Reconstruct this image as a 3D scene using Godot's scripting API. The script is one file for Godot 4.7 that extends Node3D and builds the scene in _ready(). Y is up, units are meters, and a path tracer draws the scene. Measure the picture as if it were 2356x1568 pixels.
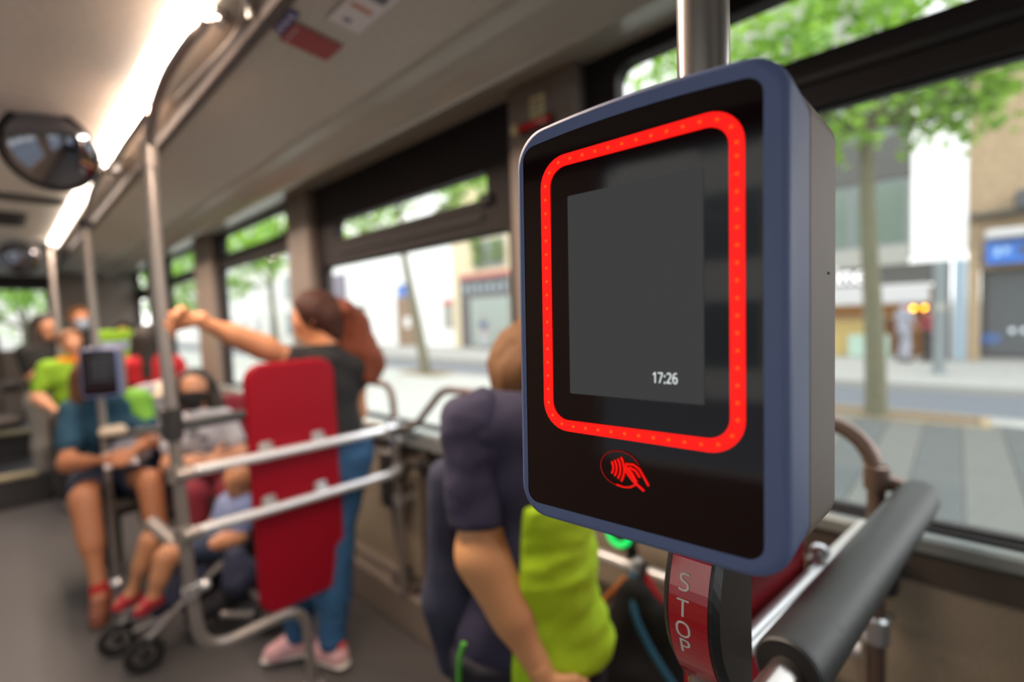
extends Node3D
# Interior of a city bus seen from beside a ticket validator. y is up, metres.
# -Z runs towards the back of the bus, +X towards the wall with the windows. Floor at y = 0, street at y = -0.3.

var M := {}
var taken := {}
var rng := RandomNumberGenerator.new()
var noise := FastNoiseLite.new()

func _ready():
	rng.seed = 7
	noise.seed = 3
	noise.frequency = 1.0
	set_camera_and_light()
	make_materials()
	build_shell()
	build_windows()
	build_street()
	build_ceiling_things()
	build_near_partition()
	build_validators()
	build_far_partition()
	build_wall_things()
	build_seats()
	build_people()
	build_stroller()

func set_camera_and_light():
	var cam := Camera3D.new()
	cam.name = "camera"
	var at := CameraAttributesPhysical.new()
	at.frustum_focal_length = 17.0
	at.exposure_aperture = 2.05
	at.frustum_focus_distance = 0.355
	at.frustum_near = 0.02
	at.frustum_far = 400.0
	add_child(cam)
	cam.attributes = at
	cam.keep_aspect = Camera3D.KEEP_HEIGHT
	cam.fov = rad_to_deg(2.0 * atan(784.0 / 1100.0))
	cam.near = 0.02
	cam.far = 400.0
	cam.transform = Transform3D(Basis(Vector3(0.68155908, -0.03629127, 0.73086261), Vector3(0.06245578, 0.99800993, -0.00868597), Vector3(-0.72909293, 0.0515666, 0.68246933)), Vector3(0, 1.5, 0))
	cam.current = true
	# bright, hazy sky with a weak sun behind it
	var env := Environment.new()
	var sky := Sky.new()
	var sm := ProceduralSkyMaterial.new()
	sm.sky_top_color = Color(0.86, 0.885, 0.91)
	sm.sky_horizon_color = Color(0.95, 0.95, 0.94)
	sm.sky_curve = 0.25
	sm.ground_bottom_color = Color(0.42, 0.41, 0.39)
	sm.ground_horizon_color = Color(0.60, 0.59, 0.57)
	sm.sun_angle_max = 5.0
	sm.energy_multiplier = 1.0
	sky.sky_material = sm
	env.background_mode = Environment.BG_SKY
	env.sky = sky
	env.background_energy_multiplier = 2.35
	env.tonemap_mode = Environment.TONE_MAPPER_LINEAR
	env.tonemap_exposure = 2.2
	env.sdfgi_enabled = true
	env.ssao_enabled = true
	env.ssil_enabled = true
	var we := WorldEnvironment.new()
	we.name = "world_environment"
	we.environment = env
	add_child(we)
	# warm light tube in the ceiling: the lens glows, this light shines from just under it
	for seg in [[-3.12, -0.6], [-6.42, -3.35]]:
		var al := AreaLight3D.new()
		al.name = "tube_light"
		al.area_size = Vector2(0.06, seg[1] - seg[0])
		al.light_color = Color(1.0, 0.89, 0.80)
		al.light_energy = 1.35 * (seg[1] - seg[0])
		al.area_range = 12.0
		al.area_attenuation = 2.0
		al.shadow_enabled = true
		add_child(al, true)
		al.position = Vector3(0.402, 2.3255, (seg[0] + seg[1]) * 0.5)
		al.transform = Transform3D(Basis(Vector3(0, 0, -1), deg_to_rad(8.0)) * Basis(Vector3.RIGHT, -PI / 2), al.position)

# ------------------------------------------------------------------ naming
func numbered(called: String) -> String:
	if not taken.has(called):
		taken[called] = 0
		return called
	taken[called] += 1
	return "%s_%03d" % [called, taken[called]]

func thing(called: String, label: String, category: String, at := Vector3.ZERO, group := "") -> Node3D:
	var o := Node3D.new()
	o.name = numbered(called)
	add_child(o)
	o.position = at
	o.set_meta("label", label)
	o.set_meta("category", category)
	if group: o.set_meta("group", group)
	return o

func put(called: String, mesh: Mesh, m: Material, parent: Node3D, label := "") -> MeshInstance3D:
	var o := MeshInstance3D.new()
	o.name = called
	o.mesh = mesh
	o.material_override = m
	o.cast_shadow = GeometryInstance3D.SHADOW_CASTING_SETTING_ON
	parent.add_child(o, true)
	if label: o.set_meta("label", label)
	return o

# a thing that is one mesh, built in world coordinates round its base
func single(called: String, b, m: Material, label: String, category: String, group := "") -> MeshInstance3D:
	var o := put(numbered(called), b.mesh(), m, self)
	o.position = b.off
	o.set_meta("label", label)
	o.set_meta("category", category)
	if group: o.set_meta("group", group)
	return o

func struct(called: String, b, m: Material, parent: Node3D = self) -> MeshInstance3D:
	var o := put(numbered(called) if parent == self else called, b.mesh(), m, parent)
	if parent == self: o.set_meta("kind", "structure")
	return o

func copy(o: Node3D, label: String, at: Vector3) -> Node3D:
	var c: Node3D = o.duplicate()
	c.name = numbered(String(o.name))
	add_child(c)
	c.position = at
	c.set_meta("label", label)
	return c

# ------------------------------------------------------------------ mesh building
class B:
	var v := PackedVector3Array()
	var n := PackedVector3Array()
	var ix := PackedInt32Array()
	var off := Vector3.ZERO     # subtracted from everything: the thing's base

	func _init(base := Vector3.ZERO):
		off = base

	func tri(a: Vector3, b: Vector3, c: Vector3, na: Vector3, nb: Vector3, nc: Vector3):
		var g := (b - a).cross(c - a)
		if g.length_squared() < 1e-18: return
		var k := v.size()
		if g.dot(na + nb + nc) > 0.0:   # front faces run clockwise
			v.append(a - off); v.append(c - off); v.append(b - off)
			n.append(na); n.append(nc); n.append(nb)
		else:
			v.append(a - off); v.append(b - off); v.append(c - off)
			n.append(na); n.append(nb); n.append(nc)
		ix.append(k); ix.append(k + 1); ix.append(k + 2)

	func quad(a: Vector3, b: Vector3, c: Vector3, d: Vector3, nn: Vector3):
		tri(a, b, c, nn, nn, nn)
		tri(a, c, d, nn, nn, nn)

	func box(c: Vector3, s: Vector3, bev := 0.0, t := Transform3D.IDENTITY):
		var h := s * 0.5
		bev = minf(bev, minf(h.x, minf(h.y, h.z)) * 0.9)
		var i := h - Vector3(bev, bev, bev)
		for ax in 3:
			var u := (ax + 1) % 3
			var w := (ax + 2) % 3
			for sg in [-1.0, 1.0]:
				var p := []
				for q in [[-1, -1], [1, -1], [1, 1], [-1, 1]]:
					var x := Vector3.ZERO
					x[ax] = h[ax] * sg
					x[u] = i[u] * q[0]
					x[w] = i[w] * q[1]
					p.append(t * (c + x))
				var nn := Vector3.ZERO
				nn[ax] = sg
				quad(p[0], p[1], p[2], p[3], (t.basis * nn).normalized())
			if bev > 0.0:
				for su in [-1.0, 1.0]:
					for sw in [-1.0, 1.0]:
						var p := []
						for q in [[0, -1], [0, 1], [1, 1], [1, -1]]:
							var x := Vector3.ZERO
							x[ax] = i[ax] * q[1]
							x[u] = (h[u] if q[0] == 0 else i[u]) * su
							x[w] = (i[w] if q[0] == 0 else h[w]) * sw
							p.append(t * (c + x))
						var nn := Vector3.ZERO
						nn[u] = su
						nn[w] = sw
						quad(p[0], p[1], p[2], p[3], (t.basis * nn).normalized())
		if bev > 0.0:
			for sx in [-1.0, 1.0]:
				for sy in [-1.0, 1.0]:
					for sz in [-1.0, 1.0]:
						var sv := Vector3(sx, sy, sz)
						var nn := (t.basis * sv).normalized()
						tri(t * (c + sv * Vector3(h.x, i.y, i.z)), t * (c + sv * Vector3(i.x, h.y, i.z)), t * (c + sv * Vector3(i.x, i.y, h.z)), nn, nn, nn)

	# box between two corners
	func span(a: Vector3, b: Vector3, bev := 0.0):
		box((a + b) * 0.5, (b - a).abs(), bev)

	func loft(loops: Array, flip := false, smooth_along := false, closed := true):
		var m: int = loops[0].size()
		var sg := -1.0 if flip else 1.0
		var strip := []
		for k in loops.size() - 1:
			var a: PackedVector3Array = loops[k]
			var b: PackedVector3Array = loops[k + 1]
			var nn := PackedVector3Array()
			for j in m:
				var t: Vector3
				if closed:
					t = (a[(j + 1) % m] - a[(j + m - 1) % m]) + (b[(j + 1) % m] - b[(j + m - 1) % m])
				else:
					t = (a[mini(j + 1, m - 1)] - a[maxi(j - 1, 0)]) + (b[mini(j + 1, m - 1)] - b[maxi(j - 1, 0)])
				nn.append((t.cross(b[j] - a[j])).normalized() * sg)
			strip.append(nn)
		for k in loops.size() - 1:
			var a: PackedVector3Array = loops[k]
			var b: PackedVector3Array = loops[k + 1]
			var last := m if closed else m - 1
			for j in last:
				var j2 := (j + 1) % m
				var n0: Vector3 = strip[k][j]
				var n1: Vector3 = strip[k][j2]
				var n2 := n0
				var n3 := n1
				if smooth_along:
					if k > 0:
						n0 = (n0 + strip[k - 1][j]).normalized()
						n1 = (n1 + strip[k - 1][j2]).normalized()
					if k < loops.size() - 2:
						n2 = (n2 + strip[k + 1][j]).normalized()
						n3 = (n3 + strip[k + 1][j2]).normalized()
				tri(a[j], a[j2], b[j2], n0, n1, n3)
				tri(a[j], b[j2], b[j], n0, n3, n2)

	func cap(loop: PackedVector3Array, nn: Vector3):
		var c := Vector3.ZERO
		for p in loop: c += p
		c /= loop.size()
		for j in loop.size():
			tri(c, loop[j], loop[(j + 1) % loop.size()], nn, nn, nn)

	func tube(path: Array, r: float, seg := 12, caps := true, closed := false, r_end := -1.0):
		var m := path.size()
		var loops := []
		var prev := Vector3.ZERO
		for k in m:
			var t: Vector3
			if closed: t = path[(k + 1) % m] - path[(k + m - 1) % m]
			else: t = path[mini(k + 1, m - 1)] - path[maxi(k - 1, 0)]
			t = t.normalized()
			if prev == Vector3.ZERO:
				prev = t.cross(Vector3.UP if absf(t.y) < 0.9 else Vector3.RIGHT).normalized()
			prev = (prev - t * prev.dot(t)).normalized()
			var w := t.cross(prev)
			var rr := r if r_end < 0.0 else lerpf(r, r_end, float(k) / (m - 1))
			var lp := PackedVector3Array()
			for j in seg:
				var a := TAU * j / seg
				lp.append(path[k] + (prev * cos(a) + w * sin(a)) * rr)
			loops.append(lp)
		for k in (m if closed else m - 1):
			var a: PackedVector3Array = loops[k]
			var b: PackedVector3Array = loops[(k + 1) % m]
			if closed and k == m - 1:   # the frame may have turned on its way round
				var best := 0
				for s in seg:
					if (b[s] - a[0]).length() < (b[best] - a[0]).length(): best = s
				var bb := PackedVector3Array()
				for j in seg: bb.append(b[(j + best) % seg])
				b = bb
			var ca: Vector3 = path[k]
			var cb: Vector3 = path[(k + 1) % m]
			for j in seg:
				var j2 := (j + 1) % seg
				tri(a[j], a[j2], b[j2], (a[j] - ca).normalized(), (a[j2] - ca).normalized(), (b[j2] - cb).normalized())
				tri(a[j], b[j2], b[j], (a[j] - ca).normalized(), (b[j2] - cb).normalized(), (b[j] - cb).normalized())
		if caps and not closed:
			cap(loops[0], (path[0] - path[1]).normalized())
			cap(loops[m - 1], (path[m - 1] - path[m - 2]).normalized())

	# profile of (radius, height) turned round the y axis of t
	func lathe(t: Transform3D, prof: Array, seg := 24, smooth := false):
		var loops := []
		for p in prof:
			var lp := PackedVector3Array()
			for j in seg:
				var a := TAU * j / seg
				lp.append(t * Vector3(cos(a) * maxf(p.x, 1e-5), p.y, sin(a) * maxf(p.x, 1e-5)))
			loops.append(lp)
		loft(loops, false, smooth)

	func ball(c: Vector3, r: Vector3, basis := Basis.IDENTITY, seg := 16, rings := 10):
		var pts := []
		for i in rings + 1:
			var row := PackedVector3Array()
			var e := PI * i / rings - PI / 2
			for j in seg + 1:
				var a := TAU * j / seg
				row.append(Vector3(cos(e) * cos(a), sin(e), cos(e) * sin(a)))
			pts.append(row)
		for i in rings:
			for j in seg:
				var q := [pts[i][j], pts[i][j + 1], pts[i + 1][j + 1], pts[i + 1][j]]
				var p := []
				var nn := []
				for x in q:
					p.append(c + basis * (x * r))
					nn.append((basis * (x / r)).normalized())
				tri(p[0], p[1], p[2], nn[0], nn[1], nn[2])
				tri(p[0], p[2], p[3], nn[0], nn[2], nn[3])

	# flat outline in the xy plane of t, thickness along z from 0 to depth, edges chamfered
	func prism(pts: PackedVector2Array, depth: float, t := Transform3D.IDENTITY, bev := 0.0):
		var inner := pts
		if bev > 0.0:
			var o := Geometry2D.offset_polygon(pts, -bev, Geometry2D.JOIN_MITER)
			if o.size() == 1 and o[0].size() == pts.size(): inner = o[0]
			else: bev = 0.0
		if bev > 0.0:      # line the two outlines up
			var best := 0
			for k in inner.size():
				if inner[k].distance_to(pts[0]) < inner[best].distance_to(pts[0]): best = k
			var same := Geometry2D.is_polygon_clockwise(inner) == Geometry2D.is_polygon_clockwise(pts)
			var o2 := PackedVector2Array()
			for k in inner.size():
				o2.append(inner[(best + (k if same else -k) + inner.size()) % inner.size()])
			inner = o2
		var id := Geometry2D.triangulate_polygon(inner)
		for side in 2:
			var z := 0.0 if side == 0 else depth
			var nn := (t.basis * Vector3(0, 0, -1.0 if side == 0 else 1.0)).normalized()
			for k in range(0, id.size(), 3):
				tri(t * Vector3(inner[id[k]].x, inner[id[k]].y, z), t * Vector3(inner[id[k + 1]].x, inner[id[k + 1]].y, z), t * Vector3(inner[id[k + 2]].x, inner[id[k + 2]].y, z), nn, nn, nn)
		var cw := Geometry2D.is_polygon_clockwise(pts)
		for k in pts.size():
			var k2 := (k + 1) % pts.size()
			var e := pts[k2] - pts[k]
			var out := Vector3(e.y, -e.x, 0).normalized() * (-1.0 if cw else 1.0)
			var nn := (t.basis * out).normalized()
			quad(t * Vector3(pts[k].x, pts[k].y, bev), t * Vector3(pts[k2].x, pts[k2].y, bev), t * Vector3(pts[k2].x, pts[k2].y, depth - bev), t * Vector3(pts[k].x, pts[k].y, depth - bev), nn)
			if bev > 0.0:
				for side in 2:
					var z0 := bev if side == 0 else depth - bev
					var z1 := 0.0 if side == 0 else depth
					var n2 := (t.basis * (out + Vector3(0, 0, -1.0 if side == 0 else 1.0))).normalized()
					quad(t * Vector3(pts[k].x, pts[k].y, z0), t * Vector3(pts[k2].x, pts[k2].y, z0), t * Vector3(inner[k2].x, inner[k2].y, z1), t * Vector3(inner[k].x, inner[k].y, z1), n2)

	# ring between two outlines with the same number of points, thickness along z
	func ring(outer: PackedVector2Array, inner: PackedVector2Array, depth: float, t := Transform3D.IDENTITY):
		var m := outer.size()
		for k in m:
			var k2 := (k + 1) % m
			for side in 2:
				var z := 0.0 if side == 0 else depth
				var nn := (t.basis * Vector3(0, 0, -1.0 if side == 0 else 1.0)).normalized()
				quad(t * Vector3(outer[k].x, outer[k].y, z), t * Vector3(outer[k2].x, outer[k2].y, z), t * Vector3(inner[k2].x, inner[k2].y, z), t * Vector3(inner[k].x, inner[k].y, z), nn)
			var c := (outer[k] + outer[k2] - inner[k] - inner[k2]) * 0.5
			for which in 2:
				var q := outer if which == 0 else inner
				var e := q[k2] - q[k]
				var out := Vector2(e.y, -e.x).normalized()
				if out.dot(c) < 0.0: out = -out
				if which == 1: out = -out
				var nn := (t.basis * Vector3(out.x, out.y, 0)).normalized()
				quad(t * Vector3(q[k].x, q[k].y, 0), t * Vector3(q[k2].x, q[k2].y, 0), t * Vector3(q[k2].x, q[k2].y, depth), t * Vector3(q[k].x, q[k].y, depth), nn)

	func add_arrays(vv: PackedVector3Array, nn: PackedVector3Array, ii: PackedInt32Array):
		var k := v.size()
		for p in vv: v.append(p - off)
		n.append_array(nn)
		for i in ii: ix.append(i + k)

	func mesh() -> ArrayMesh:
		var a := []
		a.resize(Mesh.ARRAY_MAX)
		a[Mesh.ARRAY_VERTEX] = v
		a[Mesh.ARRAY_NORMAL] = n
		a[Mesh.ARRAY_INDEX] = ix
		var m := ArrayMesh.new()
		m.add_surface_from_arrays(Mesh.PRIMITIVE_TRIANGLES, a)
		return m

func rrect(x0: float, x1: float, y0: float, y1: float, r: float, k := 6) -> PackedVector2Array:
	var p := PackedVector2Array()
	for c in [[x1 - r, y1 - r, 0.0], [x0 + r, y1 - r, PI / 2], [x0 + r, y0 + r, PI], [x1 - r, y0 + r, PI * 1.5]]:
		for i in k + 1:
			var a: float = c[2] + PI / 2 * i / k
			p.append(Vector2(c[0] + cos(a) * r, c[1] + sin(a) * r))
	return p

func at3(p: PackedVector2Array, t: Transform3D, z := 0.0) -> PackedVector3Array:
	var o := PackedVector3Array()
	for q in p: o.append(t * Vector3(q.x, q.y, z))
	return o

# a smooth path through corner points: each corner is rounded with radius r
func bend(pts: Array, r: float, k := 7) -> Array:
	var out := [pts[0]]
	for i in range(1, pts.size() - 1):
		var a: Vector3 = (pts[i - 1] - pts[i]).normalized()
		var b: Vector3 = (pts[i + 1] - pts[i]).normalized()
		var d := minf(r, minf((pts[i - 1] - pts[i]).length(), (pts[i + 1] - pts[i]).length()) * 0.48)
		var p0: Vector3 = pts[i] + a * d
		var p2: Vector3 = pts[i] + b * d
		for j in k + 1:
			var s := float(j) / k
			out.append(p0.lerp(pts[i], s).lerp(pts[i].lerp(p2, s), s))
	out.append(pts[-1])
	return out

# lying along an axis: a transform whose y runs from a to b
func along(a: Vector3, b: Vector3) -> Transform3D:
	var y := (b - a).normalized()
	var x := y.cross(Vector3.UP if absf(y.y) < 0.9 else Vector3.RIGHT).normalized()
	return Transform3D(Basis(x, y, x.cross(y)), a)

# transform whose local x, y are given, z = x cross y
func frame(o: Vector3, x: Vector3, y: Vector3) -> Transform3D:
	return Transform3D(Basis(x, y, x.cross(y)), o)

# ------------------------------------------------------------------ smooth bodies: capsules joined with a smooth minimum, meshed as surface nets
# bone: [a, b, radius at a, radius at b] or with [direction, squash] added: thinner along that direction
func sdf(b: B, bones: Array, cell: float, k: float, cuts := [], wrinkle := 0.0, freq := Vector3(20, 20, 20)):
	var lo := Vector3(1e9, 1e9, 1e9)
	var hi := -lo
	var far := 3.0 / k + cell * 2.0
	for o in bones:
		var m: float = maxf(o[2], o[3]) + cell * 4.0 + 0.01
		var m3 := Vector3(m, m, m)
		lo = lo.min(o[0] - m3).min(o[1] - m3)
		hi = hi.max(o[0] + m3).max(o[1] + m3)
	var dim := ((hi - lo) / cell).ceil()
	var nx := int(dim.x) + 1
	var ny := int(dim.y) + 1
	var nz := int(dim.z) + 1
	var S := PackedFloat32Array()
	S.resize(nx * ny * nz)
	for o in bones:
		var a: Vector3 = o[0]
		var ra: float = o[2]
		var dr: float = o[3] - o[2]
		var ba: Vector3 = o[1] - a
		var sq: bool = o.size() > 4
		var sd: Vector3 = o[4] if sq else Vector3.UP
		var sf: float = (o[5] - 1.0) if sq else 0.0
		if sq: ba += sd * (ba.dot(sd) * sf)
		var inv := 1.0 / maxf(ba.length_squared(), 1e-9)
		var m: float = maxf(o[2], o[3]) + far
		var e0: Vector3 = (a.min(o[1]) - lo - Vector3(m, m, m)) / cell
		var e1: Vector3 = (a.max(o[1]) - lo + Vector3(m, m, m)) / cell
		for z in range(maxi(0, int(e0.z)), mini(nz - 1, int(e1.z) + 1) + 1):
			for y in range(maxi(0, int(e0.y)), mini(ny - 1, int(e1.y) + 1) + 1):
				var at := (z * ny + y) * nx
				for x in range(maxi(0, int(e0.x)), mini(nx - 1, int(e1.x) + 1) + 1):
					var q := lo + Vector3(x, y, z) * cell - a
					if sq: q += sd * (q.dot(sd) * sf)
					var h := clampf(q.dot(ba) * inv, 0.0, 1.0)
					var d := (q - ba * h).length() - ra - dr * h
					if d < far: S[at + x] += exp(-k * d)
	var D := S
	var lim := cell * 3.0
	for i in D.size():
		var s := D[i]
		D[i] = 0.3 if s < 1e-7 else -log(s) / k
	if cuts.size() or wrinkle > 0.0:
		for z in nz:
			for y in ny:
				var at := (z * ny + y) * nx
				for x in nx:
					var d := D[at + x]
					if d < lim:
						var p := lo + Vector3(x, y, z) * cell
						if wrinkle > 0.0 and d > -lim:
							d += wrinkle * noise.get_noise_3dv(p * freq)
						for c in cuts:
							if c.size() < 3 or p.distance_to(c[0]) < c[2]: d = maxf(d, (p - c[0]).dot(c[1]))
						D[at + x] = d
	var vid := PackedInt32Array()
	vid.resize(nx * ny * nz)
	var vv := PackedVector3Array()
	var ofs := [0, 1, nx, nx + 1, nx * ny, nx * ny + 1, nx * ny + nx, nx * ny + nx + 1]
	var pos := [Vector3(0, 0, 0), Vector3(1, 0, 0), Vector3(0, 1, 0), Vector3(1, 1, 0), Vector3(0, 0, 1), Vector3(1, 0, 1), Vector3(0, 1, 1), Vector3(1, 1, 1)]
	var edge := [[0, 1], [2, 3], [4, 5], [6, 7], [0, 2], [1, 3], [4, 6], [5, 7], [0, 4], [1, 5], [2, 6], [3, 7]]
	for z in nz - 1:
		for y in ny - 1:
			var at := (z * ny + y) * nx
			for x in nx - 1:
				var i := at + x
				if D[i] > lim and D[i + ofs[7]] > lim: continue
				var neg := 0
				for c in 8:
					if D[i + ofs[c]] < 0.0: neg += 1
				if neg == 0 or neg == 8: continue
				var sum := Vector3.ZERO
				var cnt := 0
				for e in edge:
					var d0 := D[i + ofs[e[0]]]
					var d1 := D[i + ofs[e[1]]]
					if (d0 < 0.0) != (d1 < 0.0):
						sum += pos[e[0]].lerp(pos[e[1]], d0 / (d0 - d1))
						cnt += 1
				vv.append(lo + (Vector3(x, y, z) + sum / cnt) * cell)
				vid[i] = vv.size()
	var ii := PackedInt32Array()
	var nn := PackedVector3Array()
	nn.resize(vv.size())
	var step := [1, nx, nx * ny]
	for z in range(1, nz - 1):
		for y in range(1, ny - 1):
			var at := (z * ny + y) * nx
			for x in range(1, nx - 1):
				var i := at + x
				var d0 := D[i]
				if absf(d0) > lim: continue
				for ax in 3:
					var d1 := D[i + step[ax]]
					if (d0 < 0.0) == (d1 < 0.0): continue
					var u: int = step[(ax + 1) % 3]
					var w: int = step[(ax + 2) % 3]
					var q0 := vid[i - u - w] - 1
					var q1 := vid[i - w] - 1
					var q2 := vid[i] - 1
					var q3 := vid[i - u] - 1
					if q0 < 0 or q1 < 0 or q2 < 0 or q3 < 0: continue
					if d0 >= 0.0:
						var sw := q1
						q1 = q3
						q3 = sw
					var g := (vv[q2] - vv[q0]).cross(vv[q3] - vv[q1])
					nn[q0] += g
					nn[q1] += g
					nn[q2] += g
					nn[q3] += g
					ii.append_array(PackedInt32Array([q0, q2, q1, q0, q3, q2]))
	for i in nn.size(): nn[i] = nn[i].normalized()
	b.add_arrays(vv, nn, ii)

# ------------------------------------------------------------------ materials
func tex(freq: float, lo: Color, hi: Color, size := 256, oct := 3) -> NoiseTexture2D:
	var f := FastNoiseLite.new()
	f.seed = int(freq * 1000) % 97
	f.frequency = freq
	f.fractal_octaves = oct
	var g := Gradient.new()
	g.set_color(0, lo)
	g.set_color(1, hi)
	var t := NoiseTexture2D.new()
	t.noise = f
	t.width = size
	t.height = size
	t.seamless = true
	t.color_ramp = g
	return t

func mt(key: String, col: String, rough: float, metal := 0.0, spec := 0.5) -> StandardMaterial3D:
	var m := StandardMaterial3D.new()
	m.resource_name = key
	m.albedo_color = Color(col)
	m.roughness = rough
	m.metallic = metal
	m.metallic_specular = spec
	M[key] = m
	return m

func textured(m: StandardMaterial3D, t: Texture2D, scale: float):
	m.albedo_texture = t
	m.uv1_triplanar = true
	m.uv1_world_triplanar = true
	m.uv1_scale = Vector3(scale, scale, scale)

func relief(m: StandardMaterial3D, t: Texture2D, scale: float, cm: float):
	m.heightmap_enabled = true
	m.heightmap_texture = t
	m.heightmap_scale = cm
	m.uv1_triplanar = true
	m.uv1_world_triplanar = true
	m.uv1_scale = Vector3(scale, scale, scale)

func glow(key: String, col: String, energy: float, rough := 0.5) -> StandardMaterial3D:
	var m := mt(key, col, rough)
	m.emission_enabled = true
	m.emission = Color(col)
	m.emission_energy_multiplier = energy
	return m

func make_materials():
	var grain := tex(0.11, Color(0.86, 0.86, 0.86), Color(1, 1, 1))
	var pebble := tex(0.09, Color.BLACK, Color.WHITE, 256, 2)
	var weave := tex(0.2, Color(0.8, 0.8, 0.8), Color(1, 1, 1), 256, 2)
	# bus shell
	textured(mt("ceiling", "d2cbc1", 0.62), grain, 2.0)
	textured(mt("duct", "bfb9ad", 0.55), grain, 2.0)
	mt("side_panel", "8e867c", 0.6)
	mt("cove", "a5a498", 0.24)
	mt("stripe", "463d3a", 0.5)
	textured(mt("wall_panel", "9d8f7c", 0.6), grain, 3.0)
	textured(mt("pillar", "887b71", 0.55), grain, 3.0)
	mt("dark_frame", "26242300", 0.5)
	M.dark_frame.albedo_color = Color("2b2828")
	M.dark_frame.metallic_specular = 0.2
	mt("black_rubber", "141414", 0.6)
	mt("dark_band", "4a4038", 0.55)
	mt("sill", "9aa09c", 0.4, 0.55)
	textured(mt("floor", "63605f", 0.55), tex(0.35, Color(0.55, 0.55, 0.55), Color(1, 1, 1), 256, 4), 1.6)
	textured(mt("ledge", "7d7167", 0.55), grain, 3.0)
	mt("dark_plastic", "2b2a2b", 0.5)
	mt("vent", "1b1a1a", 0.6)
	mt("rear_wall", "6f655c", 0.6)
	mt("nosing", "a39a7c", 0.6)
	var g := mt("glass", "ffffff", 0.02)
	g.albedo_color = Color(1, 1, 1, 0.04)
	g.metallic_specular = 0.1
	g.transparency = BaseMaterial3D.TRANSPARENCY_ALPHA
	# metals
	mt("alu", "e2e4e6", 0.32, 0.6)
	mt("steel", "b9b3ae", 0.28, 0.95)
	mt("painted_tube", "97908b", 0.36, 0.6)
	mt("rail_tube", "948882", 0.3, 0.95)
	mt("bronze_tube", "7d6a60", 0.35, 0.7)
	mt("clamp", "c9cacb", 0.3, 0.85)
	mt("mirror", "9496a0", 0.03, 1.0)
	# ticket validator
	mt("bezel", "61709c", 0.5)
	mt("body_grey", "7d6f68", 0.55)
	var bg := mt("black_glass", "14040a", 0.06, 0.0, 0.5)
	bg.clearcoat_enabled = false
	glow("led_red", "ff0a04", 0.614)
	M.led_red.emission = Color(1.0, 0.03, 0.0)
	glow("led_dot", "ff3a10", 0.682)
	M.led_dot.emission = Color(1.0, 0.27, 0.03)
	glow("icon_red", "ff0804", 0.455)
	M.icon_red.emission = Color(0.95, 0.03, 0.0)
	glow("icon_dim", "a0060c", 0.227)
	for k in ["led_red", "led_dot", "icon_red", "icon_dim"]: M[k].albedo_color = Color("180000")
	glow("screen", "434344", 0.37, 0.4)
	M.screen.albedo_color = Color("101011")
	M.screen.metallic_specular = 0.15
	glow("digits", "e9f4f1", 0.341)
	glow("screen_off", "15161c", 0.227, 0.3)
	# stop button, padding
	mt("stop_red", "b50d1e", 0.16)
	M.stop_red.clearcoat_enabled = true
	M.stop_red.clearcoat_roughness = 0.05
	mt("housing", "232323", 0.36)
	mt("letters", "d8cfc8", 0.4)
	mt("foam", "2c3133", 0.42)
	relief(M.foam, pebble, 40.0, 0.03)
	mt("foam_end", "1a1817", 0.85)
	mt("red_pad", "8c0a1e", 0.5, 0.0, 0.3)
	glow("green_led", "1fe06a", 0.455)
	# prints
	mt("print_red", "8f1418", 0.5)
	mt("print_blue", "2c2480", 0.5)
	mt("print_white", "cfc9cc", 0.5)
	mt("print_grey", "55565a", 0.5)
	mt("print_orange", "b06a32", 0.5)
	mt("print_yellow", "d8cc9c", 0.5)
	# skin, hair, cloth
	for s in [["skin", "c98a64"], ["skin_fair", "b98465"], ["skin_tan", "d49a6a"], ["skin_child", "b07a56"], ["skin_deep", "a86e4c"]]:
		mt(s[0], s[1], 0.5)
	mt("hair_red", "6a2f16", 0.72)
	mt("hair_red_dark", "3a190c", 0.72)
	mt("hair_dark", "1f1712", 0.72)
	mt("hair_brown", "6b4526", 0.72)
	mt("hair_ginger", "6a4622", 0.72)
	for s in [["cloth_black", "17181a"], ["denim", "2f5f8a"], ["denim_dark", "2b3850"], ["navy", "34324e"], ["lime", "c2ee20"], ["teal", "1d4d66"], ["lime_soft", "6fae38"], ["white_cloth", "b9b9c0"], ["cloth_red", "b30a1c"], ["cloth_blue", "7f8db6"], ["cloth_orange", "e07a12"], ["cloth_grey", "8d8780"], ["cloth_pale", "999ba6"], ["navy_trouser", "22222f"], ["maroon", "7d1a2c"], ["seat_grey", "5a5450"], ["seat_dark", "37322f"], ["stroller_black", "1d1d22"], ["stroller_navy", "30344c"], ["piping", "57b43c"], ["strap_teal", "2f6a85"], ["bag_black", "1e1c1c"], ["cream", "e6d6bd"], ["mask_blue", "b4cbe0"], ["mask_black", "121214"], ["beanie", "7aa81a"], ["khaki", "8b7c66"]]:
		mt(s[0], s[1], 0.85)
		textured(M[s[0]], weave, 14.0)
	mt("shoe_pink", "d8a6a8", 0.55)
	mt("shoe_sole", "e6ddd2", 0.6)
	mt("shoe_neon", "ff3a1a", 0.5)
	mt("shoe_red", "a0202a", 0.55)
	mt("shoe_brown", "6d3a24", 0.6)
	mt("eye", "16110e", 0.15)
	mt("lip", "a05448", 0.45)
	mt("tyre", "171717", 0.8)
	mt("frame_grey", "8c8580", 0.4, 0.5)
	mt("orange_cord", "b5651c", 0.7)
	# street
	textured(mt("paver_light", "60625c", 0.8), tex(0.08, Color(0.82, 0.82, 0.82), Color(1, 1, 1)), 0.8)
	textured(mt("paver_dark", "4d5351", 0.8), tex(0.08, Color(0.82, 0.82, 0.82), Color(1, 1, 1)), 0.8)
	textured(mt("pavement", "aeaea4", 0.85), tex(0.05, Color(0.8, 0.8, 0.8), Color(1, 1, 1)), 0.3)
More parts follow.
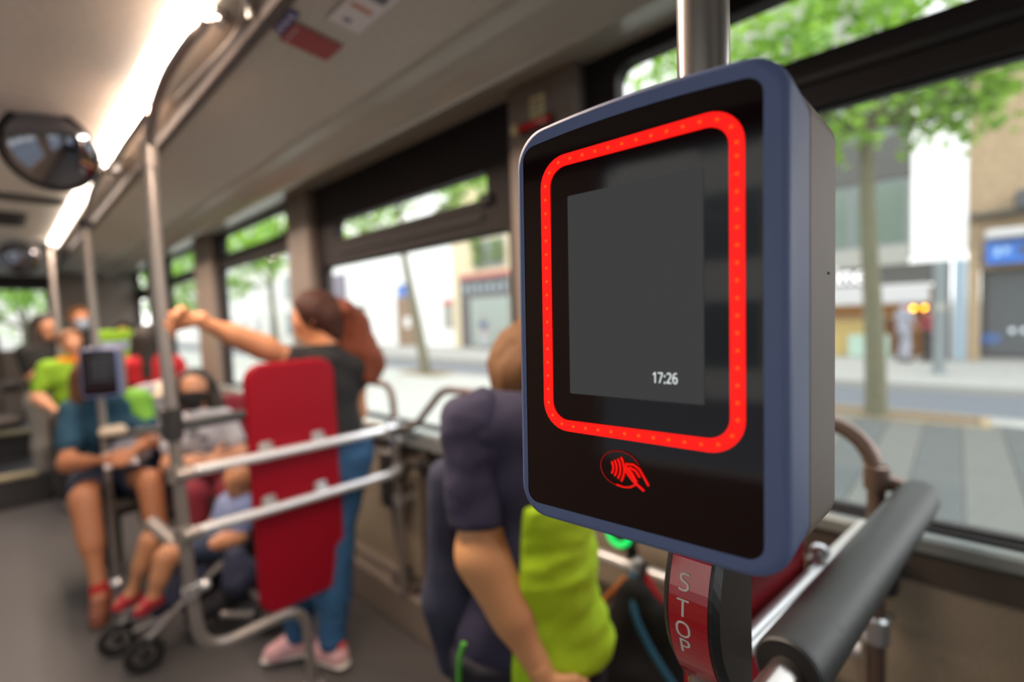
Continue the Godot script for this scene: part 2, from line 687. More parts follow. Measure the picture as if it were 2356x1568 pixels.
	textured(mt("pavement_far", "999992", 0.85), tex(0.05, Color(0.85, 0.85, 0.85), Color(1, 1, 1)), 0.3)
	textured(mt("asphalt", "61676d", 0.8), tex(0.3, Color(0.8, 0.8, 0.8), Color(1, 1, 1)), 1.0)
	mt("kerb", "8b8b85", 0.8)
	mt("soil", "624b2f", 0.95)
	mt("pit_edge", "8a7a5a", 0.85)
	textured(mt("bark", "706e58", 0.9), tex(0.03, Color(0.62, 0.64, 0.56), Color(1, 1, 1), 256, 3), 1.6)
	for s in [["leaf", "6c9a26"], ["leaf_deep", "44701c"], ["leaf_pale", "86b03e"]]:
		mt(s[0], s[1], 0.5)
		M[s[0]].backlight_enabled = true
		M[s[0]].backlight = Color(0.5, 0.62, 0.2)
	textured(mt("render_white", "f8f7f3", 0.8), grain, 0.6)
	textured(mt("stone", "a48f70", 0.85), tex(0.04, Color(0.82, 0.8, 0.78), Color(1, 1, 1)), 0.5)
	textured(mt("beige", "dcc9a4", 0.85), grain, 0.6)
	mt("shop_dark", "3c3f44", 0.5)
	mt("shutter", "8a968f", 0.55)
	mt("fascia", "3a3a37", 0.55)
	mt("awning", "b4b3b1", 0.8)
	mt("facade_glass", "5b6a60", 0.12)
	mt("facade_band", "3a3c38", 0.5)
	mt("facade_sill", "8d8d84", 0.7)
	mt("shop_wood", "a8752f", 0.6)
	mt("shop_sand", "c9ae6a", 0.7)
	mt("shop_mint", "a9c4b4", 0.6)
	mt("post_grey", "6d7677", 0.5)
	mt("post_blue", "8699a3", 0.5)
	mt("sign_blue", "2463b4", 0.4)
	mt("sign_text", "8fb4dc", 0.4)
	mt("brown_door", "7c6149", 0.7)
	mt("red_trim", "b44a48", 0.6)
	mt("poster", "5b5668", 0.5)
	glow("letter_lit", "ffffff", 1.3)
	M.letter_lit.albedo_color = Color("606060")
	glow("lamp_orange", "ff9c1e", 7.0)
	glow("shop_lamp", "dfe8f0", 0.727)
	glow("tube_lens", "fff0e0", 4.2)
	mt("far_house", "cfccc4", 0.85)
	mt("far_glass", "68777a", 0.2)

# ------------------------------------------------------------------ the bus shell
func profile(b: B, pts: Array, thick: float, z0: float, z1: float):
	# a sheet that follows pts (x, y) with the given thickness upwards, running from z0 to z1
	var p := PackedVector2Array()
	for q in pts: p.append(q)
	for k in pts.size(): p.append(pts[pts.size() - 1 - k] + Vector2(0, thick))
	b.prism(p, z1 - z0, Transform3D(Basis.IDENTITY, Vector3(0, 0, z0)))

func build_shell():
	var b := B.new()
	b.span(Vector3(-1.26, -0.12, -8.7), Vector3(1.42, 0, 2.7))
	struct("floor", b, M.floor)
	# ceiling: panels with open joints, a sloping strip beside the light, the dark rail strip, the air duct and its cove
	var root := Node3D.new()
	root.name = "ceiling"
	root.set_meta("kind", "structure")
	add_child(root)
	var seams := [-6.6, -4.32, -2.45, -0.45, 1.4, 2.7]
	for i in seams.size() - 1:
		b = B.new()
		b.span(Vector3(-0.366, 2.365, seams[i] + 0.003), Vector3(0.366, 2.40, seams[i + 1] - 0.003), 0.004)
		put("ceiling_panel", b.mesh(), M.ceiling, root)
	b = B.new()   # the ceiling comes down towards the rear window
	b.quad(Vector3(-0.5, 2.365, -6.603), Vector3(0.50, 2.365, -6.603), Vector3(0.50, 2.215, -8.4), Vector3(-0.5, 2.215, -8.4), Vector3(0, -0.996, 0.083))
	b.quad(Vector3(-0.5, 2.395, -6.603), Vector3(0.50, 2.395, -6.603), Vector3(0.50, 2.245, -8.4), Vector3(-0.5, 2.245, -8.4), Vector3(0, 0.996, -0.083))
	b.quad(Vector3(-0.5, 2.365, -6.603), Vector3(0.50, 2.365, -6.603), Vector3(0.50, 2.395, -6.603), Vector3(-0.5, 2.395, -6.603), Vector3(0, 0, 1))
	put("bulkhead", b.mesh(), M.ceiling, root)
	b = B.new()
	b.span(Vector3(-1.3, 2.42, -8.7), Vector3(1.45, 2.50, 2.7))
	put("roof", b.mesh(), M.ceiling, root)
	for s in [1.0, -1.0]:
		var fx := func(pts: Array) -> Array:
			var o := []
			for q in pts: o.append(Vector2(q.x * s, q.y))
			return o
		b = B.new()
		profile(b, fx.call([Vector2(0.437, 2.372), Vector2(0.439, 2.343), Vector2(0.46, 2.338), Vector2(0.512, 2.328)]), 0.012, -8.6, 2.6)
		put("side_panel", b.mesh(), M.side_panel, root)
		b = B.new()
		b.span(Vector3(0.366 * s, 2.375, -8.6), Vector3(0.45 * s, 2.39, 2.6))
		put("light_channel", b.mesh(), M.ceiling, root)
		b = B.new()
		profile(b, fx.call([Vector2(0.511, 2.328), Vector2(0.5125, 2.30), Vector2(0.518, 2.294), Vector2(0.545, 2.291), Vector2(0.55, 2.297)]), 0.02, -8.6, 2.6)
		put("rail_strip", b.mesh(), M.stripe, root)
		b = B.new()
		profile(b, fx.call([Vector2(0.55, 2.297), Vector2(0.74, 2.284), Vector2(0.885, 2.27), Vector2(0.90, 2.274)]), 0.02, -8.6, 2.6)
		put("duct_panel", b.mesh(), M.duct, root)
		b = B.new()
		profile(b, fx.call([Vector2(0.90, 2.274), Vector2(0.915, 2.268), Vector2(0.96, 2.256), Vector2(1.005, 2.237), Vector2(1.035, 2.219), Vector2(1.052, 2.203), Vector2(1.062, 2.201), Vector2(1.07, 2.22), Vector2(1.075, 2.30), Vector2(1.40, 2.305)]), 0.02, -8.6, 2.6)
		put("duct_cove", b.mesh(), M.cove, root)
	# right wall under the windows
	b = B.new()
	b.span(Vector3(1.34, 0, -8.7), Vector3(1.42, 0.888, 2.7))
	struct("wall_right", b, M.wall_panel)
	b = B.new()
	b.span(Vector3(1.33, 0.888, -1.05), Vector3(1.42, 0.957, 2.6), 0.004)
	b.span(Vector3(1.33, 0.845, -8.6), Vector3(1.42, 0.90, -1.05), 0.004)
	struct("trim_1", b, M.dark_band)
	b = B.new()
	b.span(Vector3(1.318, 0.957, -1.05), Vector3(1.42, 0.998, 2.6), 0.008)
	b.span(Vector3(1.285, 0.90, -8.6), Vector3(1.42, 0.982, -1.05), 0.010)
	struct("trim_2", b, M.sill)
	b = B.new()
	b.span(Vector3(1.24, 0, -8.6), Vector3(1.34, 0.205, 2.6), 0.012)
	b.span(Vector3(1.285, 0.205, -8.6), Vector3(1.34, 0.245, 2.6), 0.008)
	struct("baseboard_right", b, M.ledge)
	b = B.new()
	b.span(Vector3(1.345, 2.285, -8.7), Vector3(1.42, 2.42, 2.7))
	struct("trim_3", b, M.dark_frame)
	# pillars between the windows
	for p in [[-3.165, -2.855], [-1.20, -0.895], [-5.305, -4.795], [-7.455, -6.715], [-8.7, -8.595], [1.75, 2.7]]:
		b = B.new()
		b.span(Vector3(1.295, 0.98, p[0]), Vector3(1.42, 2.31, p[1]), 0.012)
		struct("wall_pillar", b, M.pillar)
	# left wall with its own windows, behind the picture's edge
	b = B.new()
	b.span(Vector3(-1.34, 0, -8.7), Vector3(-1.24, 1.0, 2.7))
	b.span(Vector3(-1.34, 2.2, -8.7), Vector3(-1.24, 2.42, 2.7))
	for p in [[-8.7, -8.2], [-6.7, -6.2], [-4.6, -3.2], [-1.7, -0.9], [1.0, 2.7]]:
		b.span(Vector3(-1.34, 1.0, p[0]), Vector3(-1.24, 2.2, p[1]))
	struct("wall_left", b, M.pillar)
	# back wall with the rear window, front wall with the windscreen
	b = B.new()
	var t := Transform3D(Basis.IDENTITY, Vector3(0, 0, -8.7))
	var o4 := func(x0, x1, y0, y1): return PackedVector2Array([Vector2(x1, y1), Vector2(x0, y1), Vector2(x0, y0), Vector2(x1, y0)])
	b.ring(o4.call(-1.34, 1.42, 0.0, 2.42), o4.call(-0.45, 0.435, 1.31, 2.05), 0.1, t)
	struct("wall_rear", b, M.rear_wall)
	b = B.new()
	b.span(Vector3(-0.5, 2.05, -8.6), Vector3(0.47, 2.225, -8.42), 0.02)
	struct("trim_4", b, M.dark_frame)
	b = B.new()
	b.ring(o4.call(-1.34, 1.42, 0.0, 2.42), o4.call(-1.1, -0.2, 0.9, 2.1), 0.1, Transform3D(Basis.IDENTITY, Vector3(0, 0, 2.6)))
	struct("wall_front", b, M.dark_frame)
	# raised floor at the back with worn nosings
	b = B.new()
	b.span(Vector3(-1.24, 0, -8.6), Vector3(0.25, 0.28, -5.95), 0.01)
	b.span(Vector3(-1.24, 0.28, -8.6), Vector3(0.30, 0.52, -6.9), 0.01)
	struct("floor_podium", b, M.dark_plastic)
	b = B.new()
	b.span(Vector3(-1.2, 0.255, -5.97), Vector3(0.15, 0.30, -5.93), 0.008)
	b.span(Vector3(-0.3, 0.50, -6.92), Vector3(0.30, 0.54, -6.88), 0.008)
	struct("trim_5", b, M.nosing)

var windows_made := 0

func pane_window(z0: float, z1: float, y0: float, y1: float, low: Array, up: Array, split: float):
	# outlines in (z, y); low / up = [z0, z1, y0, y1, corner radius]
	var root := Node3D.new()
	windows_made += 1
	root.name = "window_%d" % windows_made
	root.set_meta("kind", "structure")
	add_child(root, true)
	root.position = Vector3(1.38, y0, (z0 + z1) * 0.5)
	var off := root.position
	var t := frame(Vector3(1.405, 0, 0), Vector3(0, 0, 1), Vector3(0, 1, 0))
	var b := B.new(off)
	b.ring(rrect(z0, z1, y0, split, 0.002, 8), rrect(low[0], low[1], low[2], low[3], low[4], 8), 0.055, t)
	put("window_frame", b.mesh(), M.dark_frame, root)
	b = B.new(off)
	b.ring(rrect(z0, z1, split, y1, 0.002, 8), rrect(up[0], up[1], up[2], up[3], up[4], 8), 0.055, t)
	put("hopper_frame", b.mesh(), M.dark_frame, root)
	b = B.new(off)
	b.ring(rrect(low[0], low[1], low[2], low[3], low[4], 8), rrect(low[0] + 0.008, low[1] - 0.008, low[2] + 0.008, low[3] - 0.008, low[4], 8), 0.03, t)
	put("gasket", b.mesh(), M.black_rubber, root)
	for h in [low, up]:
		b = B.new(off)
		if z0 > -3.0:
			b.span(Vector3(1.383, h[2], h[0]), Vector3(1.388, h[3], h[1]))
		else:   # farther panes: one thin-walled sheet
			b.quad(Vector3(1.385, h[2], h[0]), Vector3(1.385, h[2], h[1]), Vector3(1.385, h[3], h[1]), Vector3(1.385, h[3], h[0]), Vector3(-1, 0, 0))
		put("pane", b.mesh(), M.glass, root)
	b = B.new(off)   # handle bar under the hopper
	b.span(Vector3(1.338, split - 0.012, up[0] + 0.02), Vector3(1.352, split + 0.012, up[1] - 0.02), 0.005)
	put("hopper_rail", b.mesh(), M.black_rubber, root)
	if up[4] > 0.02:
		b = B.new(off)
		b.span(Vector3(1.325, up[2] - 0.03, up[1] - 0.03), Vector3(1.352, up[2] + 0.015, up[1] + 0.035), 0.008)
		put("latch", b.mesh(), M.black_rubber, root)

func build_windows():
	pane_window(-0.90, 1.75, 0.998, 2.292, [-0.83, 1.68, 1.006, 1.972, 0.03], [-0.785, 1.66, 2.092, 2.262, 0.05], 2.035)
	pane_window(-2.86, -1.20, 0.96, 2.292, [-2.80, -1.26, 0.985, 1.838, 0.03], [-2.625, -1.37, 1.972, 2.078, 0.03], 1.90)
	pane_window(-4.80, -3.16, 0.98, 2.292, [-4.74, -3.20, 1.0, 2.005, 0.03], [-4.67, -3.29, 2.112, 2.274, 0.045], 2.06)
	pane_window(-6.72, -5.30, 0.98, 2.292, [-6.66, -5.36, 1.0, 2.0, 0.03], [-6.64, -5.37, 2.082, 2.278, 0.04], 2.04)
	pane_window(-8.60, -7.45, 0.98, 2.292, [-8.54, -7.54, 1.0, 1.928, 0.03], [-8.53, -7.53, 2.06, 2.276, 0.04], 2.0)
	# other openings: rear window, windscreen, left side
	var k := 6
	for w in [[Vector3(-0.45, 1.31, -8.66), Vector3(0.435, 2.05, -8.655)], [Vector3(-1.1, 0.9, 2.64), Vector3(-0.2, 2.1, 2.645)], [Vector3(-1.295, 1.0, -8.2), Vector3(-1.29, 2.2, -6.7)], [Vector3(-1.295, 1.0, -6.2), Vector3(-1.29, 2.2, -4.6)], [Vector3(-1.295, 1.0, -3.2), Vector3(-1.29, 2.2, -1.7)], [Vector3(-1.295, 1.0, -0.9), Vector3(-1.29, 2.2, 1.0)]]:
		var b := B.new()
		var lo: Vector3 = w[0]
		var hi: Vector3 = w[1]
		if hi.x - lo.x > 0.1:
			b.quad(lo, Vector3(hi.x, lo.y, lo.z), Vector3(hi.x, hi.y, lo.z), Vector3(lo.x, hi.y, lo.z), Vector3(0, 0, 1))
		else:
			b.quad(lo, Vector3(lo.x, lo.y, hi.z), Vector3(lo.x, hi.y, hi.z), Vector3(lo.x, hi.y, lo.z), Vector3(1, 0, 0))
		struct("window_%d" % k, b, M.glass)
		k += 1

# ------------------------------------------------------------------ the street outside
func build_street():
	var b := B.new()
	b.span(Vector3(1.45, -0.5, -95), Vector3(9.98, -0.32, 25))
	var pv := struct("pavement", b, M.pavement)
	# slabs in rows that run away from the bus, every other row a darker stone
	var slab := {}
	for kind in ["paver_light", "paver_dark"]:
		var q := B.new()
		q.box(Vector3(0, 0, 0), Vector3(0.892, 0.04, 0.392), 0.006)
		slab[kind] = q.mesh()
	for row in range(-4, 5):
		for k in 9:
			var o := put("paving_slab", slab["paver_dark" if posmod(row, 2) == 0 else "paver_light"], M["paver_dark" if posmod(row, 2) == 0 else "paver_light"], pv)
			o.position = Vector3(1.95 + k * 0.9, -0.312 + rng.randf_range(-0.002, 0.002), -0.15 + row * 0.4)
	b = B.new()
	b.span(Vector3(10.22, -0.6, -95), Vector3(12.95, -0.36, 25))
	struct("road", b, M.asphalt)
	b = B.new()
	b.span(Vector3(9.98, -0.5, -95), Vector3(10.22, -0.30, 25), 0.02)
	b.span(Vector3(12.95, -0.5, -95), Vector3(13.2, -0.19, 25), 0.02)
	struct("kerb", b, M.kerb)
	b = B.new()
	b.span(Vector3(13.2, -0.6, -95), Vector3(18.5, -0.2, 25))
	struct("pavement", b, M.pavement_far)
	b = B.new()
	b.span(Vector3(-60, -0.6, -95), Vector3(1.45, -0.42, 40))
	struct("road", b, M.asphalt)
	# trees in a row along the kerb, each in a stone-edged strip of soil
	make_leaf()
	tree(Vector3(9.42, -0.3, -0.95), Vector3(9.2, 4.3, -1.05), 0.135, [Vector3(8.9, 5.6, -2.0), Vector3(9.1, 5.5, -0.6), Vector3(8.3, 5.7, -3.6), Vector3(9.6, 4.75, -0.1), Vector3(8.9, 5.9, 0.6), Vector3(9.4, 6.4, -1.8), Vector3(9.0, 4.45, -1.75), Vector3(9.5, 4.9, 0.75), Vector3(9.0, 4.2, -1.5), Vector3(9.4, 4.35, -0.55), Vector3(9.8, 4.25, -0.1), Vector3(10.1, 4.5, 0.25), Vector3(8.8, 4.7, -2.6)], [1.0, 0.85, 1.1, 0.55, 0.8, 1.0, 0.5, 0.42, 0.5, 0.5, 0.36, 0.4, 0.7], 0, "pale slender street tree right behind the validator, its leaves hanging over the window top", true)
	tree(Vector3(9.66, -0.3, -13.05), Vector3(9.1, 4.3, -13.3), 0.16, [Vector3(9.1, 5.4, -13.2), Vector3(9.6, 5.2, -11.2), Vector3(8.8, 5.2, -15.2), Vector3(9.7, 5.6, -9.6), Vector3(8.4, 6.4, -12.4), Vector3(8.8, 5.3, -17.2)], [1.0, 0.95, 1.05, 1.0, 1.0, 1.0], 1, "leaning pale tree trunk in front of the bright white facade", true)
	tree(Vector3(9.5, -0.3, -25.2), Vector3(9.4, 3.6, -25.2), 0.16, [Vector3(9.3, 5.8, -25.0), Vector3(8.6, 4.9, -23.2), Vector3(9.8, 6.4, -27.0), Vector3(8.8, 7.0, -21.6), Vector3(8.7, 5.2, -26.6), Vector3(8.4, 3.7, -27.5), Vector3(8.2, 4.3, -21.5)], [1.6, 1.3, 1.6, 1.5, 1.3, 1.0, 1.0], 2, "bushy street tree seen through the third window, nearest of the trees there", false)
	tree(Vector3(9.4, -0.3, -37.2), Vector3(9.4, 3.0, -37.2), 0.17, [Vector3(9.2, 5.6, -37.0), Vector3(8.2, 4.2, -36.0), Vector3(9.8, 7.0, -39.0), Vector3(8.3, 6.6, -34.5), Vector3(8.4, 3.0, -37.5)], [1.9, 1.5, 1.9, 1.7, 1.2], 1, "dense green tree beyond the bushy one, seen through the fourth window", false)
	tree(Vector3(9.4, -0.3, -52.0), Vector3(9.2, 3.0, -52.0), 0.18, [Vector3(9.0, 5.8, -52.0), Vector3(7.6, 4.0, -50.0), Vector3(9.6, 7.4, -54.0), Vector3(7.6, 6.8, -48.0)], [2.4, 2.0, 2.4, 2.2], 0, "farthest tree of the row, seen through the last side window", false)
	tree(Vector3(0.8, -0.42, -30.0), Vector3(0.8, 1.8, -30.0), 0.2, [Vector3(0.4, 3.3, -30.0), Vector3(2.6, 3.2, -30.5), Vector3(-1.8, 3.4, -30.5), Vector3(0.9, 5.0, -31.0)], [1.7, 1.6, 1.7, 1.8], 2, "green tree behind the bus, filling the top of the rear window", false)
	for p in [[9.62, -0.9, 1.15], [9.66, -13.05, 0.9]]:
		var pit := thing("tree_pit", "strip of bare soil with a pale stone edge round the slender tree" if p[1] > -5 else "strip of bare soil with a pale stone edge round the leaning tree", "tree pit", Vector3(p[0], -0.32, p[1]))
		b = B.new(pit.position)
		b.span(Vector3(p[0] - 0.3, -0.33, p[1] - p[2]), Vector3(p[0] + 0.3, -0.295, p[1] + p[2]))
		put("soil", b.mesh(), M.soil, pit)
		b = B.new(pit.position)
		b.ring(PackedVector2Array([Vector2(0.4, p[2] + 0.1), Vector2(-0.4, p[2] + 0.1), Vector2(-0.4, -p[2] - 0.1), Vector2(0.4, -p[2] - 0.1)]), PackedVector2Array([Vector2(0.3, p[2]), Vector2(-0.3, p[2]), Vector2(-0.3, -p[2]), Vector2(0.3, -p[2])]), 0.05, frame(Vector3(p[0], -0.27, p[1]), Vector3(1, 0, 0), Vector3(0, 0, 1)))
		put("stone_edge", b.mesh(), M.pit_edge, pit)
	buildings()
	# street furniture
	var post := thing("lamp_post", "thick grey post on the far pavement before the shop corner", "post", Vector3(14.82, -0.2, -0.33))
	b = B.new()
	b.lathe(Transform3D.IDENTITY, [Vector2(0.0, 0), Vector2(0.17, 0), Vector2(0.17, 0.05), Vector2(0.115, 0.09), Vector2(0.115, 2.55), Vector2(0.06, 2.62), Vector2(0.0, 2.63)], 20)
	put("post", b.mesh(), M.post_grey, post)
	b = B.new()
	b.lathe(Transform3D.IDENTITY, [Vector2(0.12, 1.45), Vector2(0.128, 1.47), Vector2(0.128, 1.62), Vector2(0.12, 1.64)], 20)
	put("band", b.mesh(), M.facade_sill, post)

var leaf_mesh: ArrayMesh

func make_leaf():
	var b := B.new()
	var p := [Vector3(0, 0, 0), Vector3(0.34, 0.06, 0.25), Vector3(0.46, 0.03, 0.58), Vector3(0.16, 0.05, 0.72), Vector3(0, -0.02, 1.0), Vector3(-0.16, 0.05, 0.72), Vector3(-0.46, 0.03, 0.58), Vector3(-0.34, 0.06, 0.25)]
	for k in range(1, 7):
		if k == 0: continue
		var nn: Vector3 = -(p[k] - p[0]).cross(p[k + 1] - p[0]).normalized()
		b.tri(p[0], p[k], p[k + 1], nn, nn, nn)
	leaf_mesh = b.mesh()

func tree(base: Vector3, fork: Vector3, r: float, crowns: Array, sizes: Array, tone: int, label: String, near: bool):
	var t := thing("street_tree", label, "tree", base)
	var b := B.new(base)
	var path := []
	for k in 9:
		var s := k / 8.0
		path.append(base.lerp(fork, s) + Vector3(sin(s * 5.0), 0, cos(s * 4.0)) * 0.03 * sin(s * PI))
	b.tube([base + Vector3(0, -0.05, 0), base + Vector3(0, 0.12, 0)], r * 1.5, 14, false, false, r * 1.15)
	b.tube(path, r * 1.12, 14, true, false, r * 0.62)
	put("trunk", b.mesh(), M.bark, t)
	b = B.new(base)
	for i in crowns.size():
		var mid: Vector3 = fork.lerp(crowns[i], 0.5) + Vector3(0, -0.12, 0)
		b.tube([fork - Vector3(0, 0.1, 0), mid, crowns[i], crowns[i] + (crowns[i] - mid) * 0.35], r * 0.42, 8, true, false, r * 0.12)
	put("branches", b.mesh(), M.bark, t)
	for tint in 3:
		var mats := [M.leaf, M.leaf_deep, M.leaf_pale]
		var share := [[0.5, 0.25, 0.25], [0.45, 0.2, 0.35], [0.4, 0.4, 0.2]]
		var xf: Array[Transform3D] = []
		for i in crowns.size():
			var per: float = (330.0 if near else 170.0) * pow(sizes[i], 2.0) * share[tone][tint]
			if not near: per *= 0.85
			# leaves sit on twigs: small bunches scattered in the crown
			var bunches := int(per / 9.0) + 3
			for q in bunches:
				var c: Vector3 = Vector3(rng.randfn(), rng.randfn() * 0.8, rng.randfn()) * 0.48 * sizes[i]
				for w in 9:
					var p: Vector3 = crowns[i] + c + Vector3(rng.randfn(), rng.randfn(), rng.randfn()) * 0.16
					var yaw := rng.randf() * TAU
					var bs := Basis.from_euler(Vector3(rng.randf_range(-0.2, 1.3), yaw, rng.randf_range(-0.6, 0.6)))
					var sz := rng.randf_range(0.13, 0.21) * (1.0 if near else 1.5)
					xf.append(Transform3D(bs.scaled(Vector3(sz, sz, sz)), p - base))
		var mm := MultiMesh.new()
		mm.transform_format = MultiMesh.TRANSFORM_3D
		mm.mesh = leaf_mesh
		mm.instance_count = xf.size()
		for i in xf.size(): mm.set_instance_transform(i, xf[i])
		var mi := MultiMeshInstance3D.new()
		mi.name = "foliage"
		mi.multimesh = mm
		mi.material_override = mats[tint]
		mi.set_meta("kind", "stuff")
		t.add_child(mi, true)

# a box on the facade plane: z0..z1 along the street, y0..y1, sticking out by d
func wall_box(called: String, o: Node3D, m: Material, z0: float, z1: float, y0: float, y1: float, d0: float, d1: float, bev := 0.0):
	var b := B.new(o.position)
	b.span(Vector3(18.5 - d1, y0, z0), Vector3(18.5 - d0, y1, z1), bev)
	return put(called, b.mesh(), m, o)

func words(text: String, size: float, depth: float) -> TextMesh:
	var f := SystemFont.new()
	f.font_names = PackedStringArray(["Droid Sans"])
	f.font_weight = 400
	var t := TextMesh.new()
	t.text = text
	t.font = f
	t.font_size = 64
	t.pixel_size = size / 64.0
	t.depth = depth
	return t

func buildings():
	# 1: glass and white front with a lit shop below, straight behind the validator
	var o := thing("shop_building", "building with a glazed upper floor, white side panel and a warmly lit shop", "building", Vector3(18.5, -0.2, -3.0))
	wall_box("wall", o, M.facade_sill, -7.0, 0.16, 2.85, 14.0, -0.5, 0.0)
	wall_box("white_panel", o, M.render_white, -1.04, 0.14, 2.62, 13.0, 0.0, 0.12, 0.01)
	wall_box("floor_band", o, M.facade_band, -6.9, -1.06, 5.2, 6.45, 0.0, 0.1)
	wall_box("sill_band", o, M.facade_sill, -6.9, -1.06, 2.62, 3.2, 0.0, 0.16, 0.01)
	for k in 4:
		var z := -1.1 - (k + 1) * 1.4
		var w: MeshInstance3D = wall_box("window", o, M.post_grey, z + 0.02, z + 1.38, 3.22, 5.18, 0.0, 0.04)
		var b := B.new(o.position)
		b.span(Vector3(18.44, 3.3, z + 0.09), Vector3(18.47, 5.1, z + 1.31))
		put("pane", b.mesh(), M.facade_glass, w)
		w = wall_box("window", o, M.post_grey, z + 0.02, z + 1.38, 6.5, 9.5, 0.0, 0.04)
		b = B.new(o.position)
		b.span(Vector3(18.44, 6.58, z + 0.09), Vector3(18.47, 9.4, z + 1.31))
		put("pane", b.mesh(), M.facade_glass, w)
	wall_box("fascia", o, M.fascia, -6.9, -0.5, 2.0, 2.62, -0.1, 0.12, 0.01)
	var tm := put("lettering", words("ine", 0.66, 0.06), M.letter_lit, o)
	tm.position = Vector3(18.34, 2.36, -2.52) - o.position
	tm.rotation.y = -PI / 2
	wall_box("awning", o, M.awning, -6.6, -0.62, 1.46, 2.02, 0.0, 0.65, 0.03)
	wall_box("shop_back", o, M.shop_wood, -6.9, -0.56, -0.2, 2.0, -1.6, -1.5)
	wall_box("shop_side", o, M.shop_wood, -0.56, -0.5, -0.2, 2.0, -1.6, 0.0)
	wall_box("counter", o, M.shop_sand, -4.6, -1.75, -0.2, 0.95, -1.0, -0.5, 0.03)
	wall_box("display_case", o, M.shop_mint, -2.6, -1.55, -0.2, 0.5, -0.45, -0.1, 0.03)
	wall_box("shelf", o, M.beige, -3.6, -1.2, 1.0, 1.06, -1.5, -1.1)
	wall_box("shop_floor", o, M.facade_sill, -6.9, -0.5, -0.25, -0.19, -1.6, 0.0)
	wall_box("column", o, M.shop_dark, -0.5, -0.16, -0.2, 2.64, -0.1, 0.1, 0.01)
	wall_box("pilaster", o, M.post_blue, -0.13, 0.16, -0.2, 2.62, -0.1, 0.14, 0.02)
	for z in [-1.0, -0.74]:
		var b := B.new(o.position)
		b.ball(Vector3(18.75, 1.3, z), Vector3(0.055, 0.055, 0.055))
		put("shop_lamp", b.mesh(), M.lamp_orange, o)
	# 2: stone house on the right with a blue sign
	o = thing("stone_building", "sand coloured stone house with a blue sign over its dark shop window", "building", Vector3(18.5, -0.2, 4.0))
	wall_box("wall", o, M.stone, 0.17, 9.0, 2.3, 13.0, -0.5, 0.02)
	wall_box("pilaster", o, M.stone, 0.17, 0.42, -0.2, 2.9, -0.5, 0.12, 0.015)
	wall_box("ledge", o, M.facade_band, 0.2, 8.6, 3.72, 3.8, 0.0, 0.5, 0.01)
	wall_box("balcony", o, M.shop_dark, 1.05, 3.2, 3.8, 4.25, 0.0, 0.6, 0.03)
	wall_box("sign_hood", o, M.awning, 0.5, 3.6, 3.08, 3.32, 0.0, 0.55, 0.05)
	var sg: MeshInstance3D = wall_box("sign_board", o, M.sign_blue, 0.52, 3.6, 2.42, 3.06, 0.0, 0.3, 0.02)
	for k in 5:
		var b := B.new(o.position)
		b.span(Vector3(18.185, 2.62 + 0.05 * (k % 2), 0.68 + k * 0.17 + (0.12 if k > 1 else 0.0)), Vector3(18.205, 2.86, 0.79 + k * 0.17 + (0.12 if k > 1 else 0.0)), 0.004)
		put("sign_stroke", b.mesh(), M.shop_dark if k == 2 else M.sign_text, sg)
	wall_box("shop_window", o, M.shop_dark, 0.44, 8.4, -0.2, 2.35, -0.4, -0.3)
	wall_box("shop_floor", o, M.facade_sill, 0.44, 8.4, -0.25, -0.15, -0.4, 0.0)
	var gr := B.new(o.position)
	for k in 26:
		gr.span(Vector3(18.60, 0.0, 0.6 + k * 0.07), Vector3(18.61, 2.2, 0.612 + k * 0.07))
		gr.span(Vector3(18.60, 0.02 + k * 0.085, 0.6), Vector3(18.61, 0.032 + k * 0.085, 2.4))
	put("grille", gr.mesh(), M.post_grey, o).set_meta("kind", "stuff")
	for z in [1.06, 1.28]:
		var b := B.new(o.position)
		b.ball(Vector3(18.72, 0.62, z), Vector3(0.06, 0.06, 0.06))
		put("window_lamp", b.mesh(), M.shop_lamp, o)
	wall_box("poster", o, M.sign_blue, 0.5, 0.85, 0.25, 0.55, -0.28, -0.26)
	# 3: white front between, mostly hidden by the validator, and on to the left
	o = thing("white_building", "plain white house front shining bright behind the leaning tree", "building", Vector3(18.5, -0.2, -30.0))
	wall_box("wall", o, M.render_white, -42.0, -22.0, -0.2, 14.0, -0.5, 0.0)
	var d: MeshInstance3D = wall_box("doorway", o, M.brown_door, -27.9, -25.8, -0.2, 3.0, -0.05, 0.05)
	var bb := B.new(o.position)
	bb.span(Vector3(18.42, 3.05, -27.7), Vector3(18.5, 3.9, -26.2), 0.02)
	put("door_sign", bb.mesh(), M.sign_blue, d)
	bb = B.new(o.position)
	bb.span(Vector3(18.42, 1.0, -27.0), Vector3(18.47, 1.7, -26.4), 0.02)
	put("door_panel", bb.mesh(), M.render_white, d)
	wall_box("doorway", o, M.fascia, -33.7, -32.0, -0.2, 2.7, -0.05, 0.05)
	wall_box("poster", o, M.poster, -36.9, -34.6, 2.8, 5.3, 0.0, 0.08)
	wall_box("notice_board", o, M.facade_sill, -22.9, -22.05, 0.9, 2.35, 0.0, 0.06)
	wall_box("notice_top", o, M.red_trim, -22.9, -22.05, 2.35, 2.65, 0.0, 0.08)
	o = thing("white_building", "white house front hidden mostly behind the validator's left edge", "building", Vector3(18.5, -0.2, -12.0))
	wall_box("wall", o, M.render_white, -16.3, -7.0, -0.2, 14.0, -0.5, 0.0)
	for k in 3:
		wall_box("window", o, M.facade_band, -15.2 + k * 2.8, -13.8 + k * 2.8, 4.2, 6.2, -0.02, 0.03)
	# 4: beige house with a dark shop
	o = thing("beige_building", "beige house with a shuttered dark shop front and a window box above", "building", Vector3(18.5, -0.2, -19.2))
	wall_box("wall", o, M.beige, -22.0, -16.3, -0.2, 14.0, -0.5, 0.0)
	wall_box("shop_front", o, M.shop_dark, -21.3, -17.3, -0.2, 3.75, -0.02, 0.06)
